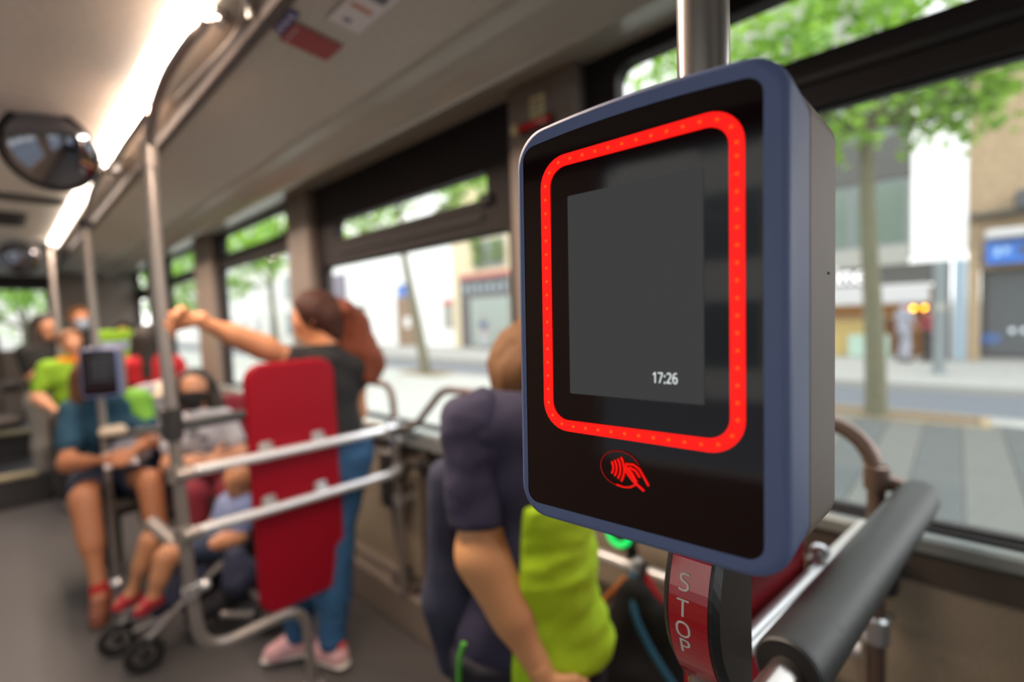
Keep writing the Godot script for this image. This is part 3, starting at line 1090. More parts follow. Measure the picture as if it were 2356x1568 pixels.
	wall_box("sign_edge", o, M.red_trim, -21.3, -17.3, 3.75, 3.95, 0.0, 0.1)
	wall_box("shutter", o, M.shutter, -20.4, -17.35, -0.1, 2.6, 0.06, 0.09)
	for k in 7:
		wall_box("sign_letter", o, M.post_blue, -20.9 + k * 0.5, -20.62 + k * 0.5, 2.95, 3.32 - 0.1 * (k % 2), 0.06, 0.09, 0.01)
	var w2: MeshInstance3D = wall_box("window", o, M.post_grey, -20.0, -17.6, 4.2, 5.75, 0.0, 0.06)
	bb = B.new(o.position)
	bb.span(Vector3(18.42, 4.4, -19.8), Vector3(18.46, 5.6, -17.8))
	put("pane", bb.mesh(), M.facade_glass, w2)
	var f := MultiMeshInstance3D.new()
	f.name = "window_plant"
	var mm := MultiMesh.new()
	mm.transform_format = MultiMesh.TRANSFORM_3D
	mm.mesh = leaf_mesh
	mm.instance_count = 120
	for i in 120:
		var bs := Basis.from_euler(Vector3(rng.randf() * 6, rng.randf() * 6, 0)).scaled(Vector3(0.3, 0.3, 0.3))
		mm.set_instance_transform(i, Transform3D(bs, Vector3(18.25, 4.5 + rng.randf() * 1.2, -19.95 + 0.7 * rng.randf() + (1.6 if i % 3 == 0 else 0.0)) - o.position))
	f.multimesh = mm
	f.material_override = M.leaf_deep
	f.set_meta("kind", "stuff")
	o.add_child(f)
	# 5: far end of the street
	o = thing("far_building", "pale apartment house at the far end of the street", "building", Vector3(18.5, -0.2, -60.0))
	wall_box("wall", o, M.far_house, -95.0, -42.0, -0.2, 16.0, -2.0, 0.0)
	for k in 9:
		for r in 3:
			wall_box("window", o, M.far_glass, -46.5 - k * 4.0, -44.8 - k * 4.0, 0.4 + r * 3.4, 2.6 + r * 3.4, 0.0, 0.05)
	# across the road on the other side of the bus: seen only as reflections and light
	o = thing("opposite_building", "pale house row across the road on the hidden side of the bus", "building", Vector3(-15, -0.4, -10.0))
	bb = B.new(o.position)
	bb.span(Vector3(-17, -0.4, -95), Vector3(-15, 12, 20))
	put("wall", bb.mesh(), M.far_house, o)
	for k in 14:
		for r in 3:
			bb = B.new(o.position)
			bb.span(Vector3(-15.05, 0.6 + r * 3.3, -50 + k * 4.6), Vector3(-14.95, 2.6 + r * 3.3, -48.2 + k * 4.6))
			put("window", bb.mesh(), M.far_glass, o)
	o = thing("rear_building", "pale house front closing the street behind the bus", "building", Vector3(0, -0.4, -70.0))
	bb = B.new(o.position)
	bb.span(Vector3(-14, -0.4, -72), Vector3(9, 9, -70))
	put("wall", bb.mesh(), M.far_house, o)

# ------------------------------------------------------------------ things under the ceiling
func build_ceiling_things():
	var k := 0
	for seg in [[-3.12, -0.6], [-6.42, -3.35]]:
		var o := thing("light_tube", ["long glowing light strip in the ceiling, the nearer one before the round mirror", "shorter looking glowing light strip behind the round mirror"][k], "ceiling light", Vector3(0.402, 2.36, seg[0]))
		var b := B.new(o.position)
		var p := PackedVector2Array([Vector2(0.37, 2.372), Vector2(0.372, 2.345), Vector2(0.382, 2.332), Vector2(0.402, 2.327), Vector2(0.422, 2.332), Vector2(0.432, 2.345), Vector2(0.434, 2.372)])
		b.prism(p, seg[1] - seg[0], Transform3D(Basis.IDENTITY, Vector3(0, 0, seg[0])))
		put("light_lens", b.mesh(), M.tube_lens, o)
		for z in [seg[0], seg[1]]:
			b = B.new(o.position)
			b.box(Vector3(0.402, 2.35, z), Vector3(0.07, 0.05, 0.02), 0.006)
			put("end_cap", b.mesh(), M.ceiling, o)
		k += 1
	# round convex mirrors
	mirror(Vector3(0.187, 2.245, -2.72), 0.165, Vector3(-0.42, -0.40, 0.82), "large round convex mirror with a black rim under the ceiling")
	mirror(Vector3(0.165, 2.20, -6.3), 0.15, Vector3(-0.45, -0.3, 0.85), "small looking round mirror far back above the rear window")
	# grab rails along the light
	rail("grab_rail", [Vector3(0.428, 2.325, -1.47), Vector3(0.425, 2.31, -1.50), Vector3(0.404, 2.285, -1.531), Vector3(0.392, 2.265, -1.592), Vector3(0.379, 2.24, -1.691), Vector3(0.374, 2.20, -1.818), Vector3(0.368, 2.13, -1.90), Vector3(0.367, 2.10, -1.915)], 0.0155, "curved grab rail swooping from the first pole up to the ceiling", "rail_tube")
	rail("grab_rail", [Vector3(0.418, 2.292, -2.15), Vector3(0.413, 2.286, -2.405), Vector3(0.407, 2.28, -2.6), Vector3(0.406, 2.275, -2.83), Vector3(0.404, 2.275, -2.95)], 0.0145, "straight grab rail under the light strip, ending beside the big mirror", "rail_tube")
	rail("grab_rail", [Vector3(0.396, 2.277, -3.02), Vector3(0.388, 2.265, -3.16), Vector3(0.382, 2.25, -3.32), Vector3(0.381, 2.21, -3.539), Vector3(0.374, 2.12, -3.655)], 0.0155, "curved grab rail joining the validator pole behind the mirror", "rail_tube")
	var b := B.new(Vector3(0.44, 2.33, -1.46))
	b.span(Vector3(0.428, 2.315, -1.49), Vector3(0.468, 2.36, -1.43), 0.008)
	b.ball(Vector3(0.447, 2.312, -1.44), Vector3(0.012, 0.012, 0.012))
	single("rail_bracket", b, M.steel, "small metal bracket holding the curved rail at the ceiling light", "bracket")
	b = B.new(Vector3(0.412, 2.30, -3.02))
	b.span(Vector3(0.385, 2.262, -3.05), Vector3(0.455, 2.345, -2.99), 0.01)
	var br := single("rail_bracket", b, M.dark_plastic, "dark bracket beside the big mirror where two rails meet", "bracket")
	b = B.new()
	b.ball(Vector3(-0.022, -0.02, 0.04), Vector3(0.014, 0.014, 0.014))
	put("bolt", b.mesh(), M.clamp, br)
	rail("hanging_strap", [Vector3(0.427, 2.29, -3.09), Vector3(0.427, 2.20, -3.12)], 0.013, "short hanging metal stub beside the big mirror")
	rail("hanging_strap", [Vector3(0.493, 2.42, -1.35), Vector3(0.493, 2.295, -1.35)], 0.0085, "thin bright metal stub at the picture's top edge")
	# seams of the hatch in the sloping strip
	rail("hatch_edge", [Vector3(0.462, 2.347, -1.25), Vector3(0.497, 2.308, -1.44), Vector3(0.494, 2.311, -1.62), Vector3(0.482, 2.325, -2.05)], 0.003, "thin bright edge of the ceiling hatch above the red notice")
	# air vents
	for v in [[-5.46, -4.90, 0.0, 0.19, "dark slotted ceiling vent at the picture's left edge"], [-4.42, -4.26, 0.12, 0.35, "narrow grille in the ceiling under the big mirror"]]:
		var o := thing("ceiling_vent", v[4], "vent", Vector3(v[2], 2.362, v[0]))
		b = B.new(o.position)
		b.span(Vector3(v[2] - 0.2, 2.352, v[0]), Vector3(v[3], 2.366, v[1]), 0.004)
		put("vent_frame", b.mesh(), M.vent, o)
		var nsl := int((v[1] - v[0]) / 0.045)
		for i in nsl:
			b = B.new(o.position)
			b.box(Vector3((v[2] - 0.2 + v[3]) * 0.5, 2.349, v[0] + 0.03 + i * 0.045), Vector3(v[3] - v[2] + 0.16, 0.01, 0.012), 0.002)
			put("slat", b.mesh(), M.dark_plastic, o)
	# stickers on the air duct
	var n := Vector3(0.073, -0.997, 0)
	var sx := Vector3(0.997, 0.073, 0)
	sticker("notice", Vector3(0.648, 2.286, -1.336), 0.136, 0.105, M.print_red, M.print_white, "red printed notice stuck on the ceiling duct", -1)
	sticker("strip_sticker", Vector3(0.5635, 2.2915, -1.298), 0.024, 0.115, M.print_blue, M.print_white, "narrow blue lettered sticker above the red notice", 1)
	sticker("card", Vector3(0.672, 2.284, -1.10), 0.088, 0.20, M.print_white, M.print_grey, "white card with small grey and orange pictures on the duct", 2)
	sticker("strip_sticker", Vector3(0.479, 2.331, -1.20), 0.02, 0.09, M.print_blue, M.print_white, "blue sticker at the top edge beside the thin metal stub", 1)

func rail(called: String, pts: Array, r: float, label: String, m := "painted_tube", cat := "rail"):
	var b := B.new(pts[0])
	b.tube(bend(pts, 0.12), r, 12)
	return single(called, b, M[m], label, cat)

func mirror(c: Vector3, r: float, dir: Vector3, label: String):
	var o := thing("convex_mirror", label, "mirror", c)
	var d := dir.normalized()
	var t := along(Vector3.ZERO, d)
	var b := B.new()
	var prof := []
	for i in 13:
		var a := 0.62 * i / 12.0
		prof.append(Vector2(r * sin(a) / sin(0.62) * 0.955, r * (cos(a) - cos(0.62)) / sin(0.62)))
	prof.reverse()
	b.lathe(t, prof, 40, true)
	put("mirror_glass", b.mesh(), M.mirror, o)
	b = B.new()
	b.lathe(t, [Vector2(0.0, -0.05), Vector2(r * 0.55, -0.045), Vector2(r * 0.95, -0.012), Vector2(r, 0.0), Vector2(r, 0.012), Vector2(r * 0.945, 0.014), Vector2(r * 0.94, 0.0)], 40)
	put("rim", b.mesh(), M.black_rubber, o)
	b = B.new()
	b.tube([-d * 0.04, -d * 0.04 + Vector3(0.03, 0.06, -0.03), Vector3(0.04, 2.37 - c.y, -0.06)], 0.012, 10)
	put("stem", b.mesh(), M.dark_plastic, o)

# a thin printed sheet on the underside of the duct; pattern -1 text lines, 1 letters, 2 pictures
func sticker(called: String, c: Vector3, w: float, l: float, m: Material, ink: Material, label: String, pattern: int):
	var o := thing(called, label, "sticker", c)
	var slope := -0.07 if c.x > 0.5 else -1.1
	var sx := Vector3(1, slope, 0).normalized()
	var t := frame(Vector3.ZERO, sx, Vector3(0, 0, 1))   # local z points down
	var b := B.new()
	b.prism(rrect(-w / 2, w / 2, -l / 2, l / 2, 0.002, 2), 0.0012, Transform3D(t.basis, -t.basis.z * 0.0005))
	put("sheet", b.mesh(), m, o)
	if pattern == -1:
		for i in 9:
			b = B.new()
			b.box(Vector3(-w * 0.40 + i * w * 0.1, (-0.08 if i % 3 == 2 else 0.0) * l, 0.0012), Vector3(0.0022, l * (0.62 if i % 3 == 2 else 0.8), 0.0006), 0.0, t)
			put("text_line", b.mesh(), M.print_white if i == 0 else M.red_trim, o)
	elif pattern == 1:
		for i in 3:
			b = B.new()
			b.box(Vector3(-0.001, -l * 0.28 + i * l * 0.28, 0.0012), Vector3(w * 0.5, l * 0.10, 0.0006), 0.0, t)
			put("letter", b.mesh(), M.print_white, o)
	else:
		for i in 3:
			b = B.new()
			b.box(Vector3(0.004 * i - 0.006, -l * 0.34 + i * l * 0.33, 0.0012), Vector3(w * (0.24 if i == 0 else 0.62), l * (0.08 if i < 2 else 0.18), 0.0006), 0.0, t)
			put("picture", b.mesh(), [M.print_grey, M.print_orange, M.print_grey][i], o)

# ------------------------------------------------------------------ the partition beside the camera
func pole(called: String, x: float, z: float, y0: float, y1: float, r: float, label: String, lean := 0.0, m := "painted_tube") -> Node3D:
	var o := thing(called, label, "pole", Vector3(x, y0, z))
	var b := B.new(o.position)
	b.tube([Vector3(x, y0, z), Vector3(x - lean, y1, z)], r, 28)
	put("tube", b.mesh(), M[m], o)
	b = B.new(o.position)
	b.lathe(Transform3D(Basis.IDENTITY, Vector3(x - lean, y1 - 0.05, z)), [Vector2(r * 1.02, 0), Vector2(r * 1.3, 0.01), Vector2(r * 1.9, 0.045), Vector2(r * 1.9, 0.05)], 24)
	put("ceiling_flange", b.mesh(), M.dark_plastic, o)
	if y0 < 0.02:
		b = B.new(o.position)
		b.lathe(Transform3D(Basis.IDENTITY, Vector3(x, 0, z)), [Vector2(r * 2.1, 0), Vector2(r * 2.1, 0.008), Vector2(r * 1.2, 0.03), Vector2(r * 1.02, 0.03)], 24)
		put("floor_flange", b.mesh(), M.clamp, o)
	return o

func stop_profile(grow: float, dy0: float, dy1: float, back: float) -> PackedVector2Array:
	var p := PackedVector2Array()
	for i in 25:
		var dy := lerpf(dy0, dy1, i / 24.0)
		p.append(Vector2(0.362 - grow + 6.0 * dy * dy, 1.254 + dy))
	if back > 0.0:
		p.append(Vector2(back, 1.254 + dy1))
		p.append(Vector2(back, 1.254 + dy0))
	return p

func build_near_partition():
	pole("grab_pole", 0.41, -0.156, 0.0, 2.30, 0.0205, "brushed steel pole rising behind the big ticket validator", 0.0, "steel")
	# stop button clasped round the pole
	var o := thing("stop_button", "black stop button with a curved red front lettered STOP, under the validator", "stop button", Vector3(0.41, 1.254, -0.156))
	var b := B.new(o.position)
	b.prism(stop_profile(0.0, -0.117, 0.117, 0.449), 0.046, Transform3D(Basis.IDENTITY, Vector3(0, 0, -0.1795)), 0.005)
	put("housing", b.mesh(), M.housing, o)
	b = B.new(o.position)
	var p := stop_profile(0.0012, -0.086, 0.086, 0.0)
	var q := stop_profile(-0.003, -0.086, 0.086, 0.0)
	for i in 25: p.append(q[24 - i])
	b.prism(p, 0.0315, Transform3D(Basis.IDENTITY, Vector3(0, 0, -0.1725)), 0.0006)
	var rf := put("red_front", b.mesh(), M.stop_red, o)
	var ys := [1.2804, 1.2607, 1.2424, 1.2268]
	for i in 4:
		var dy: float = ys[i] - 1.254
		var tm := put("letter", words("STOP"[i], 0.0195, 0.0006), M.letters, rf)
		var up := Vector3(12.0 * dy, 1, 0).normalized()
		var right := Vector3(0, 0, 1)
		tm.transform = Transform3D(Basis(right, up, right.cross(up)), Vector3(0.362 - 0.0016 + 6.0 * dy * dy, ys[i], -0.1605) - o.position)
	# padded bar and the bare bar behind it
	var a := Vector3(0.565, 1.1, -0.1345)
	var e := Vector3(1.28, 1.1, -0.0555)
	o = thing("padded_bar", "fat black foam padded bar running towards the window from beside the stop button", "bar", a)
	b = B.new(a)
	var ln := (e - a).length()
	b.lathe(along(a, e), [Vector2(0.0165, 0), Vector2(0.0325, 0), Vector2(0.0352, 0.003), Vector2(0.036, 0.008), Vector2(0.036, ln - 0.03), Vector2(0.034, ln - 0.012), Vector2(0.028, ln - 0.002), Vector2(0.0, ln)], 48)
	put("foam", b.mesh(), M.foam, o)
	b = B.new(a)
	b.lathe(along(a, e), [Vector2(0.0165, -0.0006), Vector2(0.032, -0.0006)], 48)
	put("foam_end", b.mesh(), M.foam_end, o)
	b = B.new(a)
	b.tube([a + (a - e) * 0.17, e - (e - a) * 0.02], 0.0165, 24)
	put("core_tube", b.mesh(), M.steel, o)
	o = thing("partition_bar", "bright aluminium bar beside the padded bar, crossing the red board", "bar", Vector3(0.43, 1.02, -0.17))
	b = B.new(o.position)
	b.tube(bend([Vector3(0.425, 1.02, -0.168), Vector3(0.56, 1.02, -0.238), Vector3(1.245, 1.02, -0.144)], 0.1), 0.0145, 20)
	put("tube", b.mesh(), M.alu, o)
	for x in [1.0]:
		var z: float = -0.238 + (x - 0.56) * 0.137
		b = B.new(o.position)
		b.box(Vector3(x, 1.02, z - 0.008), Vector3(0.045, 0.044, 0.03), 0.008)
		b.ball(Vector3(x, 1.05, z - 0.004), Vector3(0.016, 0.014, 0.016))
		put("clamp", b.mesh(), M.clamp, o)
	# red board of this partition
	o = thing("backrest_board", "red padded board of which a corner shows right of the stop button", "backrest", Vector3(0.81, 0.40, -0.245))
	b = B.new(o.position)
	b.prism(rrect(-0.175, 0.19, 0.0, 0.95, 0.06), 0.035, Transform3D(Basis(Vector3(0.9908, 0, 0.1354), Vector3.UP, Vector3(-0.1354, 0, 0.9908)), Vector3(0.81, 0.40, -0.262)), 0.008)
	put("pad", b.mesh(), M.red_pad, o)
	# post with the curved rail at the window
	o = thing("window_rail", "curved brown tinted rail at the near window, bending down beside the padded bar", "rail", Vector3(1.25, 0.205, -0.125))
	b = B.new(o.position)
	b.tube(bend([Vector3(1.25, 1.243, -0.62), Vector3(1.25, 1.243, -0.125), Vector3(1.25, 0.205, -0.125)], 0.13, 10), 0.0172, 20)
	put("tube", b.mesh(), M.bronze_tube, o)
	b = B.new(o.position)
	b.lathe(Transform3D(Basis.IDENTITY, Vector3(1.25, 1.105, -0.125)), [Vector2(0.018, 0), Vector2(0.0245, 0.003), Vector2(0.0245, 0.05), Vector2(0.018, 0.053)], 20)
	b.tube([Vector3(1.25, 1.128, -0.125), Vector3(1.268, 1.11, -0.066)], 0.0165, 14)
	put("joint", b.mesh(), M.bronze_tube, o)
	b = B.new(o.position)
	b.lathe(Transform3D(Basis.IDENTITY, Vector3(1.25, 0.77, -0.125)), [Vector2(0.018, 0), Vector2(0.026, 0.004), Vector2(0.026, 0.055), Vector2(0.018, 0.06)], 20)
	b.tube([Vector3(1.25, 0.80, -0.125), Vector3(1.32, 0.80, -0.11)], 0.013, 12)
	put("clamp", b.mesh(), M.clamp, o)
	b = B.new(o.position)
	b.span(Vector3(1.27, 0.86, -0.17), Vector3(1.335, 0.95, -0.09), 0.012)
	put("wall_block", b.mesh(), M.dark_plastic, o)
	b = B.new(o.position)
	b.tube([Vector3(1.25, 1.243, -0.60), Vector3(1.33, 1.243, -0.62)], 0.0172, 12)
	put("wall_mount", b.mesh(), M.bronze_tube, o)

# ------------------------------------------------------------------ ticket validators
func bulged(p: PackedVector2Array, top: float) -> PackedVector2Array:
	var o := PackedVector2Array()
	for q in p:
		var f := clampf(q.y / 0.135, 0.0, 1.0)
		o.append(Vector2(q.x, q.y + 0.0052 * top * f * (1.0 - (q.x / 0.0853) * (q.x / 0.0853))))
	return o

func dense(x0: float, x1: float, y0: float, y1: float, r: float) -> PackedVector2Array:
	# rounded rectangle with points along its top so that it can bulge
	var p := rrect(x0, x1, y0, y1, r, 8)
	var o := PackedVector2Array()
	for k in p.size():
		o.append(p[k])
		if k == 8:
			for i in range(1, 9): o.append(p[8].lerp(p[9], i / 9.0))
	return o

func stroke(b: B, pts: Array, r: float):
	var path := []
	for q in pts: path.append(Vector3(q.x, q.y, 0.0003))
	var t := []
	# flat rounded stroke
	b.tube(path, r, 8)
	b.ball(path[0], Vector3(r, r, r), Basis.IDENTITY, 8, 6)
	b.ball(path[-1], Vector3(r, r, r), Basis.IDENTITY, 8, 6)

func build_validators():
	var o := thing("ticket_validator", "large ticket validator in front, with a glowing red frame round its grey screen", "ticket validator", Vector3.ZERO)
	o.transform = Transform3D(Basis(Vector3(0.06458, -0.00061, 0.99791), Vector3(0.02897, 0.99958, -0.00126), Vector3(-0.99749, 0.029, 0.06457)), Vector3(0.26604, 1.49201, -0.1496))
	var id := Transform3D.IDENTITY
	var b := B.new()
	var outer := func(hx: float, hy: float, r: float) -> PackedVector2Array: return bulged(dense(-hx, hx, -hy, hy, r), 1.0)
	var glass := bulged(dense(-0.0805, 0.0758, -0.1271, 0.1262, 0.009), 0.9)
	# blue bezel: flat front ring, rounded shoulder, sides
	var prof := [[0.0838, 0.1337, 0.0], [0.0853, 0.135, -0.0006], [0.0868, 0.1365, -0.002], [0.0878, 0.1377, -0.0045], [0.0884, 0.1382, -0.008], [0.0896, 0.139, -0.05]]
	var loops := []
	for q in prof: loops.append(at3(outer.call(q[0], q[1], 0.021), id, q[2]))
	b.loft(loops, false, true)
	b.ring(outer.call(0.0838, 0.1337, 0.021), glass, 0.0001, Transform3D(Basis.IDENTITY, Vector3(0, 0, -0.0001)))
	put("bezel", b.mesh(), M.bezel, o)
	b = B.new()
	loops = []
	for q in [[0.0890, 0.1385, -0.0495], [0.0900, 0.1392, -0.051], [0.0962, 0.1395, -0.112], [0.0945, 0.138, -0.116]]: loops.append(at3(outer.call(q[0], q[1], 0.02), id, q[2]))
	b.loft(loops)
	b.cap(loops[3], Vector3(0, 0, -1))
	var body := put("body", b.mesh(), M.body_grey, o)
	b = B.new()
	b.box(Vector3(0.0936, 0.031, -0.096), Vector3(0.0024, 0.0014, 0.010), 0.0)
	put("notch", b.mesh(), M.black_rubber, body)
	b = B.new()
	b.prism(glass, 0.0022, Transform3D(Basis.IDENTITY, Vector3(0, 0, -0.0026)))
	put("front_glass", b.mesh(), M.black_glass, o)
	# red light frame with its diodes
	b = B.new()
	var ro := dense(-0.0650, 0.0668, -0.0720, 0.1155, 0.0195)
	var ri := dense(-0.0573, 0.0592, -0.0644, 0.1079, 0.0125)
	b.ring(ro, ri, 0.0006, Transform3D(Basis.IDENTITY, Vector3(0, 0, -0.0002)))
	var lr := put("light_frame", b.mesh(), M.led_red, o)
	var mid := PackedVector2Array()
	for k in ro.size(): mid.append((ro[k] + ri[k]) * 0.5)
	b = B.new()
	b.ball(Vector3.ZERO, Vector3(0.0011, 0.0011, 0.0003), Basis.IDENTITY, 10, 4)
	var dot := b.mesh()
	var run := 0.0
	for k in mid.size():
		var p0 := mid[k]
		var p1 := mid[(k + 1) % mid.size()]
		var l := p0.distance_to(p1)
		while run < l:
			var c := p0.lerp(p1, run / l)
			var d := put("diode", dot, M.led_dot, lr)
			d.position = Vector3(c.x, c.y, 0.00045)
			run += 0.0094
		run -= l
	b = B.new()
	b.prism(rrect(-0.0432, 0.0455, -0.0457, 0.0870, 0.0008, 2), 0.0005, Transform3D(Basis.IDENTITY, Vector3(0, 0, -0.0003)))
	var sc := put("screen", b.mesh(), M.screen, o)
	var tm := put("digits", words("17:26", 0.0088, 0.0003), M.digits, sc)
	tm.position = Vector3(0.0229, -0.0318, 0.0006)
	tm.scale = Vector3(0.72, 1.0, 1.0)
	# tap-your-card symbol: oval, four waves, a hand with a card
	var ic := Node3D.new()
	ic.name = "card_symbol"
	o.add_child(ic)
	var ov := []
	for i in 41:
		var a := 0.45 + i * (TAU - 0.95) / 40.0
		ov.append(Vector2(-0.0065 + 0.0138 * cos(a), -0.0909 + 0.0112 * sin(a)))
	b = B.new()
	stroke(b, ov, 0.00045)
	put("oval", b.mesh(), M.icon_dim, ic)
	for w in 4:
		var pts := []
		var rad: float = [0.0068, 0.0092, 0.0118, 0.0144][w]
		for i in 11:
			var a := lerpf(-0.52, 0.52, i / 10.0)
			pts.append(Vector2(-0.0182 + rad * cos(a), -0.0911 + rad * sin(a)))
		b = B.new()
		stroke(b, pts, 0.00075)
		put("wave", b.mesh(), M.icon_red, ic)
	b = B.new()
	stroke(b, [Vector2(-0.0022, -0.0872), Vector2(0.0024, -0.0868), Vector2(0.0063, -0.0889), Vector2(0.0082, -0.0918), Vector2(0.0120, -0.0978)], 0.0007)
	stroke(b, [Vector2(-0.0022, -0.0872), Vector2(-0.0028, -0.0915), Vector2(-0.0010, -0.0938), Vector2(0.0022, -0.0972), Vector2(0.0052, -0.0992), Vector2(0.0088, -0.1016)], 0.0008)
	stroke(b, [Vector2(0.0002, -0.0890), Vector2(0.0040, -0.0905), Vector2(0.0062, -0.0936)], 0.0008)
	stroke(b, [Vector2(-0.0012, -0.0900), Vector2(0.0018, -0.0935), Vector2(0.0040, -0.0975)], 0.0011)
	put("hand", b.mesh(), M.icon_red, ic)
	b = B.new()
	stroke(b, [Vector2(-0.0090, -0.1016), Vector2(-0.0045, -0.1022), Vector2(0.0002, -0.1014), Vector2(0.0036, -0.0992)], 0.0006)
	put("oval_end", b.mesh(), M.icon_red, ic)
	# clasp to the pole
	b = B.new()
	b.box(Vector3(0, 0, -0.132), Vector3(0.06, 0.16, 0.03), 0.006)
	put("mount", b.mesh(), M.dark_plastic, o)
	# the second one, switched off, farther back
	var c := copy(o, "small looking validator with a dark screen on the second pole", Vector3.ZERO)
	c.transform = Transform3D(Basis(Vector3.UP, -0.32), Vector3(0.372, 1.263, -3.545))
	for ch in c.get_children():
		if ch.name == "light_frame":
			for d in ch.get_children(): ch.remove_child(d)
			ch.material_override = M.screen_off
		elif ch.name == "screen":
			for d in ch.get_children(): ch.remove_child(d)
			ch.material_override = M.screen_off
		elif ch.name == "card_symbol":
			c.remove_child(ch)

# ------------------------------------------------------------------ the partition with the red board
func build_far_partition():
	var zp := -1.93
	var o := thing("tube_frame", "silver tube frame with a looped foot holding the red board", "frame", Vector3(0.39, 0, zp))
	var b := B.new(o.position)
	b.tube(bend([Vector3(0.366, 2.10, zp), Vector3(0.367, 1.62, zp), Vector3(0.392, 0.62, zp), Vector3(0.415, 0.355, zp), Vector3(0.775, 0.365, zp), Vector3(0.79, 0.0, zp)], 0.11, 9), 0.0195, 24)
	put("post", b.mesh(), M.painted_tube, o)
	for y in [[1.01, 0.376, 1.225], [0.80, 0.382, 1.245]]:
		b = B.new(o.position)
		b.tube([Vector3(y[1], y[0], zp + 0.012), Vector3(y[2], y[0] - 0.012, zp + 0.012)], 0.0185, 20)
		put("cross_bar", b.mesh(), M.alu, o)
		for x in [y[1], y[2]]:
			b = B.new(o.position)
			b.lathe(Transform3D(Basis.IDENTITY, Vector3(x, y[0] - 0.03, zp)), [Vector2(0.0195, 0), Vector2(0.026, 0.004), Vector2(0.026, 0.056), Vector2(0.0195, 0.06)], 18)
			b.lathe(along(Vector3(x, y[0] - 0.006, zp + 0.012), Vector3(x + (0.07 if x < 0.8 else -0.07), y[0] - 0.006, zp + 0.012)), [Vector2(0.024, 0), Vector2(0.024, 0.05), Vector2(0.0185, 0.055)], 16)
			put("clamp", b.mesh(), M.painted_tube if x < 0.8 else M.clamp, o)
	b = B.new(o.position)
	b.lathe(Transform3D(Basis.IDENTITY, Vector3(0.397, 0.57, zp)), [Vector2(0.0195, 0), Vector2(0.027, 0.004), Vector2(0.027, 0.046), Vector2(0.0195, 0.05)], 18)
	b.tube([Vector3(0.37, 0.595, zp), Vector3(0.435, 0.595, zp)], 0.014, 12)
	b.ball(Vector3(0.437, 0.595, zp), Vector3(0.019, 0.019, 0.019))
	put("clamp", b.mesh(), M.clamp, o)
	b = B.new(o.position)
	b.lathe(Transform3D(Basis.IDENTITY, Vector3(0.376, 1.125, zp)), [Vector2(0.0195, 0), Vector2(0.031, 0.006), Vector2(0.031, 0.105), Vector2(0.0195, 0.11)], 18)
	put("sleeve", b.mesh(), M.dark_plastic, o)
	b = B.new(o.position)
	b.lathe(Transform3D(Basis.IDENTITY, Vector3(0.79, 0, zp)), [Vector2(0.045, 0), Vector2(0.045, 0.008), Vector2(0.025, 0.025), Vector2(0.02, 0.025)], 20)
	put("foot_flange", b.mesh(), M.clamp, o)
	# upper joint where the rail strip meets the pole
	b = B.new(o.position)
	b.lathe(Transform3D(Basis.IDENTITY, Vector3(0.366, 2.02, zp)), [Vector2(0.0195, 0), Vector2(0.024, 0.004), Vector2(0.024, 0.085), Vector2(0.0195, 0.09)], 18)
	put("joint", b.mesh(), M.frame_grey, o)
	# the board
	o = thing("backrest_board", "tall red padded board with rounded corners in front of the standing woman", "backrest", Vector3(0.80, 0.37, zp))
	b = B.new(o.position)
	var t := Transform3D(Basis(Vector3(1, 0.01, 0), Vector3(-0.01, 1, 0), Vector3(0, 0, 1)), Vector3(0.795, 0.37, zp - 0.052))
	b.prism(rrect(-0.175, 0.178, 0.0, 0.985, 0.07, 8), 0.038, t, 0.01)
	put("pad", b.mesh(), M.red_pad, o)
	for y in [1.01, 0.80]:
		for x in [0.668, 0.872]:
			b = B.new(o.position)
			b.box(Vector3(x, y, zp), Vector3(0.06, 0.052, 0.03), 0.012)
			b.box(Vector3(x, y + 0.03, zp - 0.008), Vector3(0.052, 0.03, 0.02), 0.008)
			b.ball(Vector3(x - 0.012, y + 0.032, zp + 0.004), Vector3(0.007, 0.007, 0.004))
			put("bracket", b.mesh(), M.clamp, o)
	# padded bar on the other side of the board
	o = thing("padded_bar", "thin black padded bar running behind the red board from the first pole", "bar", Vector3(0.40, 1.165, -1.975))
	b = B.new(o.position)
	b.tube([Vector3(0.39, 1.165, -1.965), Vector3(0.98, 1.165, -1.995)], 0.0195, 18)
	put("foam", b.mesh(), M.foam, o)
	o = thing("padded_bar", "short black padded bar behind the first pole, before the seated woman in teal", "bar", Vector3(0.39, 0.885, -3.60))
	b = B.new(o.position)
	b.tube([Vector3(0.375, 0.885, -3.64), Vector3(0.70, 0.88, -3.60)], 0.023, 18)
	put("foam", b.mesh(), M.foam, o)
	# wall post and the rails at the window
	o = thing("window_rail", "silver post at the wall end of the red board, its dark top curved", "rail", Vector3(1.25, 0.2, -1.95))
	b = B.new(o.position)
	b.tube([Vector3(1.24, 0.2, -1.93), Vector3(1.25, 1.0, -1.95)], 0.019, 18)
	put("post", b.mesh(), M.painted_tube, o)
	b = B.new(o.position)
	b.tube(bend([Vector3(1.255, 0.98, -1.955), Vector3(1.265, 1.195, -1.985), Vector3(1.265, 1.195, -2.40)], 0.09, 9), 0.0165, 16)
	put("rail", b.mesh(), M.bronze_tube, o)
	for y in [0.90, 0.62]:
		b = B.new(o.position)
		b.lathe(Transform3D(Basis.IDENTITY, Vector3(1.248, y, -1.945)), [Vector2(0.019, 0), Vector2(0.027, 0.004), Vector2(0.027, 0.046), Vector2(0.019, 0.05)], 16)
		b.tube([Vector3(1.248, y + 0.025, -1.945), Vector3(1.32, y + 0.025, -1.93)], 0.014, 12)
		put("clamp", b.mesh(), M.clamp, o)
	o = thing("window_rail", "dark bent rail slanting up from the sill behind the shoulder of the person in lime", "rail", Vector3(1.265, 1.0, -1.95))
	b = B.new(o.position)
